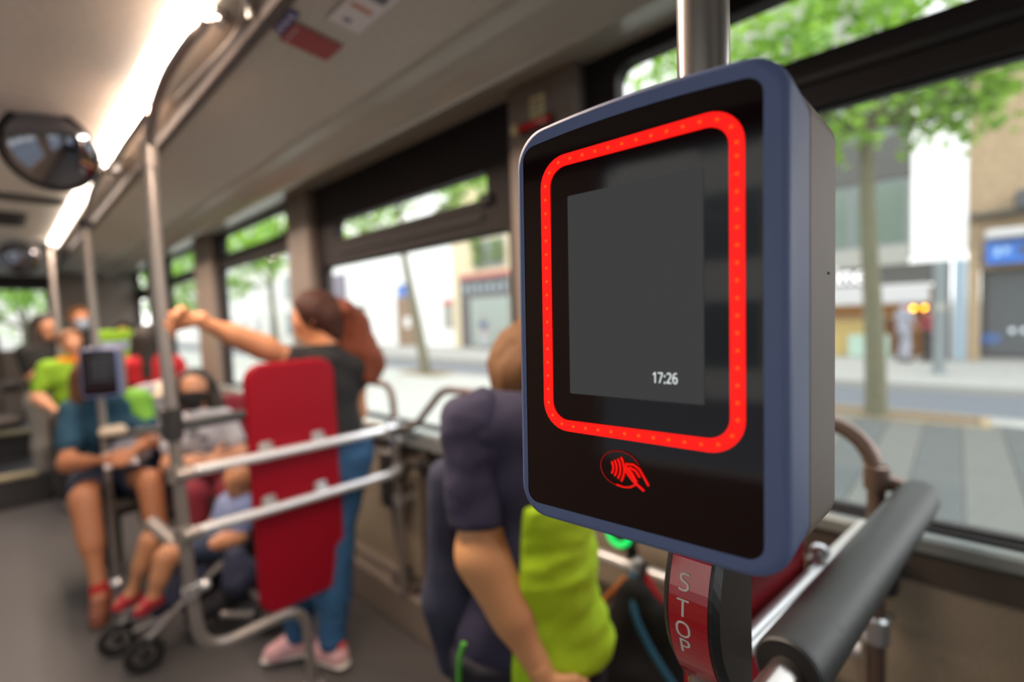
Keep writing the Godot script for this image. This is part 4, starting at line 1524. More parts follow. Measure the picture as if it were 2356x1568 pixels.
	b.tube(bend([Vector3(1.262, 0.985, -1.93), Vector3(1.262, 1.02, -1.80), Vector3(1.27, 1.20, -1.60), Vector3(1.27, 1.21, -0.95), Vector3(1.30, 1.21, -0.9)], 0.05, 7), 0.0165, 16)
	put("rail", b.mesh(), M.bronze_tube, o)
	# poles farther back
	pole("grab_pole", 0.387, -3.66, 0.0, 2.14, 0.0195, "silver pole carrying the dark validator", 0.017)
	pole("grab_pole", 0.375, -6.0, 0.0, 2.30, 0.021, "farthest silver pole, left of the dark validator", 0.02)

func build_wall_things():
	# folded seat hardware and belts on the wall beside the board
	var o := thing("wall_fitting", "dark folded bracket with a strap on the wall below the window", "fitting", Vector3(1.33, 0.25, -2.05))
	var b := B.new(o.position)
	b.span(Vector3(1.27, 0.55, -2.16), Vector3(1.34, 0.86, -2.02), 0.02)
	put("block", b.mesh(), M.dark_plastic, o)
	b = B.new(o.position)
	b.tube(bend([Vector3(1.28, 0.82, -1.80), Vector3(1.27, 0.83, -1.88), Vector3(1.265, 0.60, -2.02), Vector3(1.27, 0.27, -1.98)], 0.08), 0.014, 10)
	put("strap", b.mesh(), M.black_rubber, o)
	b = B.new(o.position)
	b.span(Vector3(1.28, 0.80, -1.84), Vector3(1.34, 0.85, -1.74), 0.012)
	put("hook", b.mesh(), M.black_rubber, o)
	b = B.new(o.position)
	b.span(Vector3(1.30, 0.25, -1.86), Vector3(1.345, 0.88, -1.80), 0.01)
	put("upright", b.mesh(), M.dark_band, o)
	o = thing("floor_bracket", "dark metal fittings on the ledge at the foot of the wall", "bracket", Vector3(1.28, 0.2, -1.8))
	for z in [-2.05, -1.72]:
		b = B.new(o.position)
		b.span(Vector3(1.245, 0.2, z), Vector3(1.335, 0.25, z + 0.2), 0.01)
		put("plate", b.mesh(), M.dark_band, o)
		b = B.new(o.position)
		b.tube([Vector3(1.26, 0.25, z + 0.03), Vector3(1.30, 0.29, z + 0.1), Vector3(1.26, 0.25, z + 0.17)], 0.012, 10)
		put("loop", b.mesh(), M.dark_plastic, o)
	# handrail under the near window, with a stop button and a bag hanging from it
	o = thing("wall_handrail", "pale green tinted handrail along the wall below the near window", "rail", Vector3(1.24, 0.745, -0.7))
	b = B.new(o.position)
	b.tube([Vector3(1.24, 0.745, -1.15), Vector3(1.24, 0.745, -0.15)], 0.0165, 16)
	put("tube", b.mesh(), M.alu, o)
	b = B.new(o.position)
	b.lathe(along(Vector3(1.24, 0.745, -0.725), Vector3(1.24, 0.745, -0.66)), [Vector2(0.0165, 0), Vector2(0.027, 0.005), Vector2(0.027, 0.055), Vector2(0.0165, 0.06)], 16)
	b.ball(Vector3(1.225, 0.77, -0.68), Vector3(0.018, 0.018, 0.018))
	put("clamp", b.mesh(), M.clamp, o)
	for z in [-1.1, -0.2]:
		b = B.new(o.position)
		b.tube([Vector3(1.24, 0.745, z), Vector3(1.34, 0.745, z)], 0.014, 12)
		put("wall_mount", b.mesh(), M.clamp, o)
	o = thing("stop_button", "stop button with a glowing green ring peeping out below the big validator", "stop button", Vector3(1.24, 0.77, -0.71))
	b = B.new(o.position)
	b.tube([Vector3(1.24, 0.76, -0.70), Vector3(1.235, 0.90, -0.715)], 0.017, 12)
	put("stalk", b.mesh(), M.black_rubber, o)
	b = B.new(o.position)
	b.lathe(along(Vector3(1.235, 0.85, -0.725), Vector3(1.20, 0.853, -0.722)), [Vector2(0.0, 0), Vector2(0.05, 0), Vector2(0.052, 0.015), Vector2(0.046, 0.03), Vector2(0.0, 0.033)], 24)
	put("button_body", b.mesh(), M.dark_plastic, o)
	b = B.new(o.position)
	var ring_pts := []
	var tt := along(Vector3(1.20, 0.853, -0.722), Vector3(1.165, 0.856, -0.719))
	for i in 24:
		var a := TAU * i / 24.0
		ring_pts.append(tt * Vector3(cos(a) * 0.032, 0.001, sin(a) * 0.032))
	b.tube(ring_pts, 0.008, 8, false, true)
	put("light_ring", b.mesh(), M.green_led, o)
	# bag
	o = thing("bag", "black shoulder bag with teal edging hanging at the wall behind the stop button", "bag", Vector3(1.16, 0.42, -0.62))
	b = B.new(o.position)
	sdf(b, [[Vector3(1.17, 0.70, -0.66), Vector3(1.16, 0.50, -0.70), 0.05, 0.085, Vector3(1, 0, 0), 1.4], [Vector3(1.17, 0.66, -0.58), Vector3(1.16, 0.50, -0.53), 0.05, 0.09, Vector3(1, 0, 0), 1.4], [Vector3(1.16, 0.50, -0.70), Vector3(1.16, 0.49, -0.52), 0.08, 0.08]], 0.012, 45.0, [], 0.008, Vector3(14, 14, 14))
	put("pouch", b.mesh(), M.bag_black, o)
	b = B.new(o.position)
	b.tube(bend([Vector3(1.20, 0.75, -0.68), Vector3(1.12, 0.69, -0.64), Vector3(1.085, 0.62, -0.56), Vector3(1.075, 0.55, -0.47), Vector3(1.09, 0.44, -0.45)], 0.06), 0.009, 10)
	put("edging", b.mesh(), M.strap_teal, o)
	b = B.new(o.position)
	b.tube(bend([Vector3(1.22, 0.75, -0.66), Vector3(1.19, 0.70, -0.585), Vector3(1.15, 0.64, -0.52)], 0.05), 0.011, 10)
	put("red_strap", b.mesh(), M.cloth_red, o)
	b = B.new(o.position)
	b.tube(bend([Vector3(1.20, 0.73, -0.70), Vector3(1.13, 0.66, -0.75), Vector3(1.08, 0.585, -0.78), Vector3(1.075, 0.585, -0.72), Vector3(1.09, 0.62, -0.69)], 0.03), 0.009, 10)
	put("orange_cord", b.mesh(), M.orange_cord, o)
	b = B.new(o.position)
	b.tube([Vector3(1.24, 0.762, -0.66), Vector3(1.205, 0.755, -0.655), Vector3(1.18, 0.70, -0.65)], 0.010, 8)
	put("hanger", b.mesh(), M.bag_black, o)
	# sign and hammer on the pillar
	o = thing("pillar_notice", "small pale yellow notice on the grey window pillar", "sign", Vector3(1.294, 2.20, -1.05))
	b = B.new(o.position)
	b.span(Vector3(1.288, 2.168, -1.083), Vector3(1.295, 2.245, -1.02), 0.002)
	put("plate", b.mesh(), M.print_yellow, o)
	for y in [2.225, 2.207, 2.188]:
		b = B.new(o.position)
		b.span(Vector3(1.2868, y - 0.005, -1.072), Vector3(1.2882, y + 0.004, -1.032))
		put("text_line", b.mesh(), M.wall_panel, o)
	o = thing("emergency_hammer", "red emergency hammer on the window pillar, beside the validator's top corner", "hammer", Vector3(1.29, 2.14, -1.09))
	b = B.new(o.position)
	b.span(Vector3(1.262, 2.135, -1.125), Vector3(1.282, 2.160, -0.98), 0.008)
	put("handle", b.mesh(), M.stop_red, o)
	b = B.new(o.position)
	b.span(Vector3(1.258, 2.132, -1.152), Vector3(1.285, 2.163, -1.125), 0.006)
	put("head", b.mesh(), M.print_yellow, o)
	b = B.new(o.position)
	b.span(Vector3(1.282, 2.125, -1.13), Vector3(1.297, 2.17, -0.99), 0.004)
	put("holder", b.mesh(), M.dark_plastic, o)

# ------------------------------------------------------------------ seats
func seat(at: Vector3, turn: float, label: String, back_m: String, group := "") -> Node3D:
	# faces local +z; origin on the floor
	var o := thing("bus_seat", label, "seat", at, group)
	o.rotation.y = turn
	var b := B.new()
	b.box(Vector3(0, 0.43, 0.02), Vector3(0.43, 0.07, 0.42), 0.03)
	put("cushion", b.mesh(), M.seat_grey, o)
	b = B.new()
	b.prism(rrect(-0.215, 0.215, 0.0, 0.62, 0.09, 7), 0.07, Transform3D(Basis(Vector3.RIGHT, -0.16), Vector3(0, 0.40, -0.25)), 0.018)
	put("backrest", b.mesh(), M[back_m], o)
	b = B.new()
	b.box(Vector3(0, 0.20, -0.08), Vector3(0.09, 0.40, 0.12), 0.02)
	b.box(Vector3(0, 0.38, 0.0), Vector3(0.34, 0.04, 0.34), 0.012)
	put("pedestal", b.mesh(), M.dark_plastic, o)
	return o

func build_seats():
	seat(Vector3(0.42, 0, -3.92), 0.1, "grey cushioned seat under the woman in the teal shirt", "seat_dark")
	seat(Vector3(0.90, 0, -3.52), -0.35, "dark red seat behind the stroller child, under the masked woman", "maroon")
	for p in [[-0.12, 0.28, -6.45, "dark seat at the front edge of the raised rear floor, at the picture's left edge"], [-0.1, 0.52, -7.6, "dark seat on the upper rear step below the rear window"]]:
		seat(Vector3(p[0], p[1], p[2]), 0.4, p[3], "seat_dark")
	# lime and blue seat top rising behind the dark validator
	var o := thing("seat_back", "tall seat back with a lime green top and blue band behind the dark validator", "seat", Vector3(0.72, 0, -5.75))
	var b := B.new(o.position)
	b.prism(rrect(-0.15, 0.15, -0.2, 0.10, 0.07, 8), 0.06, Transform3D(Basis.IDENTITY, Vector3(0.735, 1.41, -5.75)), 0.02)
	put("head_cover", b.mesh(), M.beanie, o)
	b = B.new(o.position)
	b.prism(rrect(-0.155, 0.155, 0.0, 0.09, 0.02), 0.07, Transform3D(Basis.IDENTITY, Vector3(0.74, 1.315, -5.755)), 0.01)
	put("band", b.mesh(), M.cloth_blue, o)
	b = B.new(o.position)
	b.prism(rrect(-0.20, 0.20, 0.45, 1.32, 0.05), 0.06, Transform3D(Basis.IDENTITY, Vector3(0.72, 0.0, -5.76)), 0.015)
	b.span(Vector3(0.6, 0, -5.9), Vector3(0.85, 0.45, -5.65), 0.02)
	put("shell", b.mesh(), M.denim_dark, o)

# ------------------------------------------------------------------ people
# joints: head, neck, sL sR eL eR wL wR hL hR kL kR aL aR tL tR (toes), f = way the chest faces, g = way the face looks, s = size
func torso(j: Dictionary, grow: float) -> Array:
	var s: float = j.s
	var sm: Vector3 = (j.sL + j.sR) * 0.5
	var hm: Vector3 = (j.hL + j.hR) * 0.5
	var rt: Vector3 = (j.sR - j.sL).normalized()
	var hr: Vector3 = (j.hR - j.hL).normalized()
	var f: Vector3 = j.f
	var up := (sm - hm).normalized()
	var chest := hm.lerp(sm, 0.74) + f * 0.012 * s
	var waist := hm.lerp(sm, 0.36)
	var w := ((j.sR - j.sL) as Vector3).length()
	return [
		[j.sL.lerp(sm, 0.12) - up * 0.015 * s, j.sR.lerp(sm, 0.12) - up * 0.015 * s, 0.056 * s + grow, 0.056 * s + grow],
		[sm + up * 0.02 * s - f * 0.01 * s, j.neck, 0.075 * s + grow, 0.05 * s + grow],
		[j.neck - up * 0.03 * s, j.sL.lerp(sm, 0.35) - up * 0.005 * s, 0.05 * s + grow, 0.056 * s + grow],
		[j.neck - up * 0.03 * s, j.sR.lerp(sm, 0.35) - up * 0.005 * s, 0.05 * s + grow, 0.056 * s + grow],
		[chest - rt * w * 0.19, chest + rt * w * 0.19, 0.098 * s + grow, 0.098 * s + grow, f, 1.12],
		[waist - rt * w * 0.15, waist + rt * w * 0.15, 0.092 * s + grow, 0.092 * s + grow, f, 1.12],
		[chest, waist, 0.098 * s + grow, 0.094 * s + grow],
		[hm - hr * 0.07 * s, hm + hr * 0.07 * s, 0.098 * s + grow, 0.098 * s + grow],
		[waist, hm, 0.095 * s + grow, 0.1 * s + grow]]

func hand_bones(w: Vector3, dir: Vector3, palm: Vector3, thumb: Vector3, s: float, curl: float) -> Array:
	# w wrist, dir along the hand, palm = way the palm faces, thumb = towards the thumb
	var d := dir.normalized()
	var t := (thumb - d * thumb.dot(d)).normalized()
	var p := d.cross(t)
	if p.dot(palm) < 0.0: p = -p
	var out := [[w - d * 0.02 * s, w + d * 0.02 * s, 0.024 * s, 0.024 * s], [w + d * 0.03 * s + t * 0.014 * s, w + d * 0.075 * s + t * 0.022 * s, 0.018 * s, 0.015 * s], [w + d * 0.03 * s - t * 0.012 * s, w + d * 0.072 * s - t * 0.022 * s, 0.018 * s, 0.014 * s], [w + d * 0.035 * s, w + d * 0.075 * s, 0.019 * s, 0.015 * s]]
	var lens := [0.072, 0.08, 0.074, 0.058]
	for i in 4:
		var base := w + d * (0.082 - 0.004 * absf(i - 1.0)) * s + t * (0.030 - 0.020 * i) * s
		var ang := 0.0
		var q := base
		for k in 3:
			ang += curl * [0.75, 1.0, 0.7][k]
			var seg: float = lens[i] * [0.45, 0.30, 0.25][k] * s
			var nx := q + (d * cos(ang) + p * sin(ang)) * seg
			out.append([q, nx, (0.0095 - 0.001 * k) * s, (0.0088 - 0.001 * k) * s])
			q = nx
	var tb := w + d * 0.025 * s + t * 0.024 * s
	var t1 := tb + (d * 0.6 + t * 0.8 + p * 0.25).normalized() * 0.034 * s
	var t2 := t1 + (d * 0.75 + t * (0.55 - curl * 0.4) + p * (0.2 + curl * 0.7)).normalized() * 0.03 * s
	var t3 := t2 + (d * 0.8 + t * (0.2 - curl * 0.4) + p * (0.25 + curl * 0.9)).normalized() * 0.024 * s
	out.append_array([[tb, t1, 0.014 * s, 0.0115 * s], [t1, t2, 0.0112 * s, 0.0100 * s], [t2, t3, 0.0098 * s, 0.0082 * s]])
	return out

func head_bones(j: Dictionary) -> Array:
	var s: float = j.s * j.get("hs", 1.0)
	var c: Vector3 = j.head
	var f: Vector3 = j.g.normalized()
	var u: Vector3 = (j.head - j.neck).normalized()
	u = (u + Vector3.UP).normalized()
	u = (u - f * u.dot(f)).normalized()
	var r := f.cross(u)
	return [
		[c + u * 0.03 * s - f * 0.022 * s, c + u * 0.03 * s - f * 0.018 * s, 0.080 * s, 0.080 * s],
		[c + u * 0.03 * s + f * 0.018 * s, c + u * 0.02 * s + f * 0.022 * s, 0.072 * s, 0.070 * s],
		[c - u * 0.02 * s + f * 0.028 * s, c - u * 0.085 * s + f * 0.05 * s, 0.060 * s, 0.036 * s],
		[c + u * 0.01 * s + f * 0.094 * s, c - u * 0.028 * s + f * 0.106 * s, 0.008 * s, 0.012 * s],
		[c + u * 0.022 * s + f * 0.078 * s + r * 0.03 * s, c + u * 0.022 * s + f * 0.078 * s - r * 0.03 * s, 0.012 * s, 0.012 * s],
		[c - u * 0.055 * s + f * 0.082 * s + r * 0.016 * s, c - u * 0.055 * s + f * 0.082 * s - r * 0.016 * s, 0.009 * s, 0.009 * s],
		[c - u * 0.012 * s + r * 0.078 * s - f * 0.005 * s, c + u * 0.014 * s + r * 0.084 * s - f * 0.012 * s, 0.009 * s, 0.012 * s],
		[c - u * 0.012 * s - r * 0.078 * s - f * 0.005 * s, c + u * 0.014 * s - r * 0.084 * s - f * 0.012 * s, 0.009 * s, 0.012 * s],
		[c - u * 0.06 * s - f * 0.02 * s, j.neck, 0.05 * s, 0.054 * s]]

func limb(a: Vector3, b: Vector3, c: Vector3, r0: float, r1: float, r2: float, bulge: float) -> Array:
	return [[a, b, r0, r1], [b, c, r1, r2], [b.lerp(c, 0.12), b.lerp(c, 0.5), r1 * bulge, r1 * bulge * 0.9]]

func person(called: String, label: String, j: Dictionary, skin: Material, cell: float, group := "") -> Node3D:
	var hm: Vector3 = (j.hL + j.hR) * 0.5
	var o := thing("person", label, "person", Vector3(hm.x, 0, hm.z), group)
	var s: float = j.s
	var b := B.new(o.position)
	var bones := torso(j, -0.016 * s)
	bones.append_array(limb(j.sL, j.eL, j.wL, 0.048 * s, 0.036 * s, 0.024 * s, 1.02))
	bones.append_array(limb(j.sR, j.eR, j.wR, 0.048 * s, 0.036 * s, 0.024 * s, 1.02))
	bones.append_array(limb(j.hL, j.kL, j.aL, 0.080 * s, 0.052 * s, 0.034 * s, 1.02))
	bones.append_array(limb(j.hR, j.kR, j.aR, 0.080 * s, 0.052 * s, 0.034 * s, 1.02))
	bones.append([j.aL - Vector3(0, 0.03 * s, 0), j.tL, 0.032 * s, 0.024 * s])
	bones.append([j.aR - Vector3(0, 0.03 * s, 0), j.tR, 0.032 * s, 0.024 * s])
	sdf(b, bones, cell, 55.0)
	sdf(b, head_bones(j), minf(cell, 0.007 * s + 0.001), 110.0)
	for side in ["L", "R"]:
		if j.has("hand" + side):
			var h: Array = j["hand" + side]
			sdf(b, hand_bones(j["w" + side], h[0], h[1], h[2], s, h[3]), minf(cell * 0.5, 0.0045 * s), 260.0)
	put("body", b.mesh(), skin, o)
	return o

func eyes(o: Node3D, j: Dictionary, lips := true):
	var s: float = j.s * j.get("hs", 1.0)
	var f: Vector3 = j.g.normalized()
	var u: Vector3 = (Vector3.UP - f * f.y).normalized()
	var r := f.cross(u)
	for k in [-1.0, 1.0]:
		var b := B.new(o.position)
		b.ball(j.head + u * 0.004 * s + f * 0.092 * s + r * k * 0.031 * s, Vector3(0.012, 0.008, 0.008) * s, Basis(r, u, -f), 12, 8)
		put("eye", b.mesh(), M.eye, o)
	if lips:
		var b := B.new(o.position)
		b.ball(j.head - u * 0.056 * s + f * 0.100 * s, Vector3(0.02, 0.006, 0.006) * s, Basis(r, u, -f), 12, 8)
		put("mouth", b.mesh(), M.lip, o)

func wear(o: Node3D, called: String, bones: Array, m: Material, cell: float, cuts := [], wrinkle := 0.004, freq := Vector3(9, 9, 9), k := 60.0):
	var b := B.new(o.position)
	sdf(b, bones, cell, k, cuts, wrinkle, freq)
	return put(called, b.mesh(), m, o)

func shirt_bones(j: Dictionary, grow: float, sleeve: float) -> Array:
	var bones := torso(j, grow)
	var s: float = j.s
	for side in ["L", "R"]:
		var a: Vector3 = j["s" + side]
		var e: Vector3 = a.lerp(j["e" + side], sleeve)
		bones.append([a, e, 0.052 * s + grow, (0.055 if sleeve < 1.0 else 0.044) * s + grow])
	return bones

func trouser_bones(j: Dictionary, grow: float, leg: float) -> Array:
	var s: float = j.s
	var hm: Vector3 = (j.hL + j.hR) * 0.5
	var sm: Vector3 = (j.sL + j.sR) * 0.5
	var hr: Vector3 = (j.hR - j.hL).normalized()
	var bones := [[hm - hr * 0.07 * s, hm + hr * 0.07 * s, 0.1 * s + grow, 0.1 * s + grow], [hm, hm.lerp(sm, 0.2), 0.1 * s + grow, 0.092 * s + grow]]
	for side in ["L", "R"]:
		var h: Vector3 = j["h" + side]
		var k: Vector3 = j["k" + side]
		if leg <= 1.0:
			bones.append([h, h.lerp(k, leg), 0.084 * s + grow, 0.074 * s + grow])
		else:
			bones.append([h, k, 0.086 * s + grow, 0.064 * s + grow])
			bones.append([k, k.lerp(j["a" + side], leg - 1.0), 0.066 * s + grow, 0.048 * s + grow])
			bones.append([k, k.lerp(j["a" + side], 0.5), 0.064 * s + grow, 0.060 * s + grow])
	return bones

func shoe(o: Node3D, ankle: Vector3, toe: Vector3, s: float, m: Material, sole: Material, trim: Material = null):
	var d := (toe - ankle)
	d.y = 0
	d = d.normalized()
	var fl := Vector3(ankle.x, toe.y, ankle.z)
	var b := B.new(o.position)
	sdf(b, [[fl - d * 0.035 * s + Vector3(0, 0.012, 0), fl - d * 0.02 * s + Vector3(0, 0.045, 0) * s, 0.040 * s, 0.037 * s], [fl + Vector3(0, 0.02, 0) * s, toe, 0.040 * s, 0.034 * s], [fl + d * 0.05 * s + Vector3(0, 0.03, 0) * s, toe - d * 0.02 * s, 0.038 * s, 0.033 * s]], 0.009, 90.0)
	put("shoe", b.mesh(), m, o)
	b = B.new(o.position)
	sdf(b, [[fl - d * 0.045 * s - Vector3(0, 0.018, 0) * s, toe + d * 0.01 * s - Vector3(0, 0.018, 0) * s, 0.039 * s, 0.037 * s, Vector3.UP, 2.4]], 0.008, 90.0)
	put("shoe_sole", b.mesh(), sole, o)
	if trim:
		b = B.new(o.position)
		sdf(b, [[fl - d * 0.03 * s + Vector3(0, 0.068, 0) * s, fl + d * 0.015 * s + Vector3(0, 0.058, 0) * s, 0.034 * s, 0.032 * s, Vector3.UP, 2.0]], 0.008, 90.0)
		put("shoe_collar", b.mesh(), trim, o)

func build_people():
	standing_woman()
	crew_person()
	teal_woman()
	masked_woman()
	back_passengers()
	pedestrians()

func standing_woman():
	var j := {"s": 1.0, "f": Vector3(-0.45, 0, -0.9).normalized(), "g": Vector3(-0.70, -0.35, -0.62),
		"head": Vector3(0.965, 1.515, -2.085), "neck": Vector3(0.985, 1.375, -2.06),
		"sL": Vector3(0.865, 1.335, -2.10), "sR": Vector3(1.115, 1.30, -2.02), "eL": Vector3(0.735, 1.405, -2.06), "wL": Vector3(0.525, 1.495, -2.0),
		"eR": Vector3(1.15, 1.07, -2.12), "wR": Vector3(1.02, 1.0, -2.28), "hL": Vector3(0.915, 0.90, -2.11), "hR": Vector3(1.06, 0.90, -2.03),
		"kL": Vector3(0.86, 0.50, -2.15), "kR": Vector3(0.955, 0.50, -2.03), "aL": Vector3(0.835, 0.10, -2.16), "aR": Vector3(0.905, 0.10, -1.985), "tL": Vector3(0.735, 0.045, -2.215), "tR": Vector3(0.865, 0.045, -2.09),
		"handL": [Vector3(-0.98, -0.12, 0.06), Vector3(0, 0, 1), Vector3(0.0, 0.85, 0.5), 0.95], "handR": [Vector3(-0.5, -0.2, -0.8), Vector3(-0.6, 0.2, 0.4), Vector3(-0.2, 0.9, 0), 0.5]}
	j.wL = Vector3(0.474, 1.53, -1.974)
	var o := person("person", "standing woman with long red hair and a black shirt, arm stretched out to the pole", j, M.skin, 0.012)
	wear(o, "shirt", shirt_bones(j, 0.006, 0.22), M.cloth_black, 0.012, [[Vector3(0.98, 0.88, -2.07), Vector3(0, -1, 0)], [j.neck + Vector3(0, 0.035, 0), Vector3(0, 1, 0), 0.1]], 0.010, Vector3(11, 6, 11))
	wear(o, "jeans", trouser_bones(j, 0.010, 1.95), M.denim, 0.012, [[Vector3(0.98, 0.97, -2.07), Vector3(0, 1, 0)]], 0.008, Vector3(10, 16, 10))
	shoe(o, j.aL, j.tL, 1.0, M.shoe_pink, M.shoe_sole, M.shoe_neon)
	shoe(o, j.aR, j.tR, 1.0, M.shoe_pink, M.shoe_sole, M.shoe_neon)
	# hair: cap, and a thick tail sweeping down over the right shoulder
	var h: Vector3 = j.head
	var cap := [[h + Vector3(0.012, 0.035, 0.015), h + Vector3(0.035, 0.02, 0.03), 0.092, 0.085], [h + Vector3(0.03, 0.03, 0.0), h + Vector3(0.05, -0.05, 0.04), 0.082, 0.055], [h + Vector3(-0.02, 0.045, 0.0), h + Vector3(-0.03, 0.06, 0.01), 0.075, 0.07]]
	wear(o, "hair", cap, M.hair_red_dark, 0.008, [[h + Vector3(-0.055, -0.0, -0.03), Vector3(-0.82, -0.35, -0.45).normalized()]], 0.006, Vector3(45, 10, 45), 80.0)
	var tail := []
	var base := h + Vector3(0.07, 0.055, 0.05)
	for i in 7:
		var sp := (i - 3) * 0.016
		var p := [base + Vector3(sp * 0.5, -0.004 * absf(i - 3), sp), h + Vector3(0.105 + sp, -0.01, 0.065 + sp * 0.6), h + Vector3(0.135 + sp * 1.3, -0.12 - 0.008 * i, 0.075 + sp), h + Vector3(0.165 + sp * 1.1, -0.215 - 0.012 * (i % 3), 0.10 + sp * 0.6), h + Vector3(0.19 + sp * 0.6, -0.27 - 0.02 * (i % 2), 0.12)]
		for k in 4: tail.append([p[k], p[k + 1], [0.034, 0.036, 0.034, 0.026][k], [0.036, 0.034, 0.026, 0.010][k]])
	wear(o, "ponytail", tail, M.hair_red, 0.0085, [], 0.012, Vector3(38, 6, 38), 120.0)

func crew_person():
	var j := {"s": 0.93, "f": Vector3(0.75, -0.1, -0.65).normalized(), "g": Vector3(0.62, -0.72, -0.5),
		"head": Vector3(0.845, 1.37, -0.725), "neck": Vector3(0.785, 1.312, -0.70),
		"sL": Vector3(0.668, 1.27, -0.752), "sR": Vector3(0.895, 1.245, -0.605), "eL": Vector3(0.627, 1.03, -0.70), "wL": Vector3(0.678, 0.80, -0.585),
		"eR": Vector3(0.985, 1.03, -0.79), "wR": Vector3(0.93, 0.86, -0.94), "hL": Vector3(0.70, 0.80, -0.74), "hR": Vector3(0.825, 0.79, -0.635),
		"kL": Vector3(0.70, 0.43, -0.80), "kR": Vector3(0.84, 0.42, -0.66), "aL": Vector3(0.70, 0.09, -0.80), "aR": Vector3(0.85, 0.09, -0.66), "tL": Vector3(0.78, 0.04, -0.88), "tR": Vector3(0.93, 0.04, -0.74),
		"handL": [Vector3(0.25, -0.9, 0.35), Vector3(0.6, -0.1, -0.8), Vector3(0.6, 0, 0.6), 0.3], "handR": [Vector3(0.6, -0.7, -0.3), Vector3(-0.5, -0.4, -0.5), Vector3(0.2, 0.5, -0.8), 0.5]}
	var o := person("person", "crew person in a navy and lime polo shirt bending to the wall beside the validator", j, M.skin_tan, 0.011)
	wear(o, "polo_shirt", torso(j, 0.010), M.navy, 0.010, [[Vector3(0.76, 0.77, -0.69), Vector3(0, -1, 0), 0.4], [j.neck + Vector3(0, 0.03, 0), Vector3(0, 1, 0), 0.09]], 0.012, Vector3(8, 5, 8))
	for sd in ["L", "R"]:
		var sa: Vector3 = j["s" + sd]
		var se: Vector3 = j["e" + sd]
		var dn := (se - sa).normalized()
		wear(o, "sleeve", [[sa - dn * 0.012, sa.lerp(se, 0.9), 0.058, 0.062], [sa.lerp(j.neck, 0.3), sa + dn * 0.02, 0.055, 0.058]], M.navy, 0.009, [[sa.lerp(se, 0.79), (dn + Vector3(0, -0.5, 0)).normalized()]], 0.012, Vector3(9, 9, 9))
	# the lime back panel lies over the lower right of the shirt
	var pan := torso(j, 0.024)
	wear(o, "lime_panel", pan, M.lime, 0.009, [[Vector3(0.76, 0.765, -0.69), Vector3(0, -1, 0)], [Vector3(0.715, 1.12, -0.665), Vector3(-0.80, 0.12, -0.58).normalized()], [Vector3(0.76, 1.14, -0.62), Vector3(-0.28, 0.95, -0.1).normalized()]], 0.014, Vector3(6, 16, 6))
	wear(o, "collar", [[j.neck + Vector3(-0.045, 0.0, -0.03), j.neck + Vector3(0.045, -0.005, 0.03), 0.048, 0.048], [j.neck + Vector3(0, -0.03, 0), j.neck + Vector3(0, 0.01, 0), 0.07, 0.062]], M.navy, 0.009, [[j.neck + Vector3(0, 0.03, 0), Vector3(0, 1, 0)]], 0.002)
	wear(o, "trousers", trouser_bones(j, 0.010, 1.95), M.navy_trouser, 0.012, [[Vector3(0.76, 0.80, -0.69), Vector3(0, 1, 0)]], 0.010, Vector3(8, 12, 8))
	var b := B.new(o.position)
	b.tube([Vector3(0.600, 0.845, -0.725), Vector3(0.592, 0.81, -0.732), Vector3(0.596, 0.70, -0.745), Vector3(0.612, 0.52, -0.76), Vector3(0.63, 0.40, -0.77)], 0.006, 10)
	put("trouser_piping", b.mesh(), M.piping, o)
	var sh: Vector3 = (j.sR + j.eR) * 0.5
	b = B.new(o.position)
	b.box(Vector3(0.723, 1.235, -0.60), Vector3(0.03, 0.026, 0.012), 0.003)
	put("badge", b.mesh(), M.print_red, o)
	shoe(o, j.aL, j.tL, 0.95, M.cloth_black, M.tyre)
	shoe(o, j.aR, j.tR, 0.95, M.cloth_black, M.tyre)
	var h: Vector3 = j.head
	wear(o, "hair", [[h + Vector3(-0.015, 0.03, 0.012), h + Vector3(-0.03, 0.0, 0.02), 0.086, 0.08], [h + Vector3(0.0, 0.045, 0.0), h + Vector3(0.02, 0.05, -0.02), 0.078, 0.07], [h + Vector3(-0.035, -0.02, 0.02), h + Vector3(-0.045, -0.085, 0.025), 0.065, 0.035], [h + Vector3(-0.06, 0.02, -0.03), h + Vector3(-0.075, -0.10, -0.01), 0.04, 0.018], [h + Vector3(-0.05, 0.02, 0.055), h + Vector3(-0.055, -0.11, 0.065), 0.045, 0.02], [h + Vector3(-0.075, 0.0, 0.015), h + Vector3(-0.085, -0.125, 0.02), 0.04, 0.015]], M.hair_ginger, 0.008, [[h + Vector3(0.05, 0.0, -0.045), Vector3(0.7, -0.35, -0.62).normalized()]], 0.006, Vector3(45, 10, 45), 80.0)
	# dark backpack-like pouch at the far hip
	wear(o, "waist_bag", [[Vector3(0.665, 1.14, -0.84), Vector3(0.66, 0.86, -0.84), 0.045, 0.055], [Vector3(0.66, 0.86, -0.84), Vector3(0.665, 0.74, -0.83), 0.055, 0.05]], M.stroller_navy, 0.012, [], 0.006)

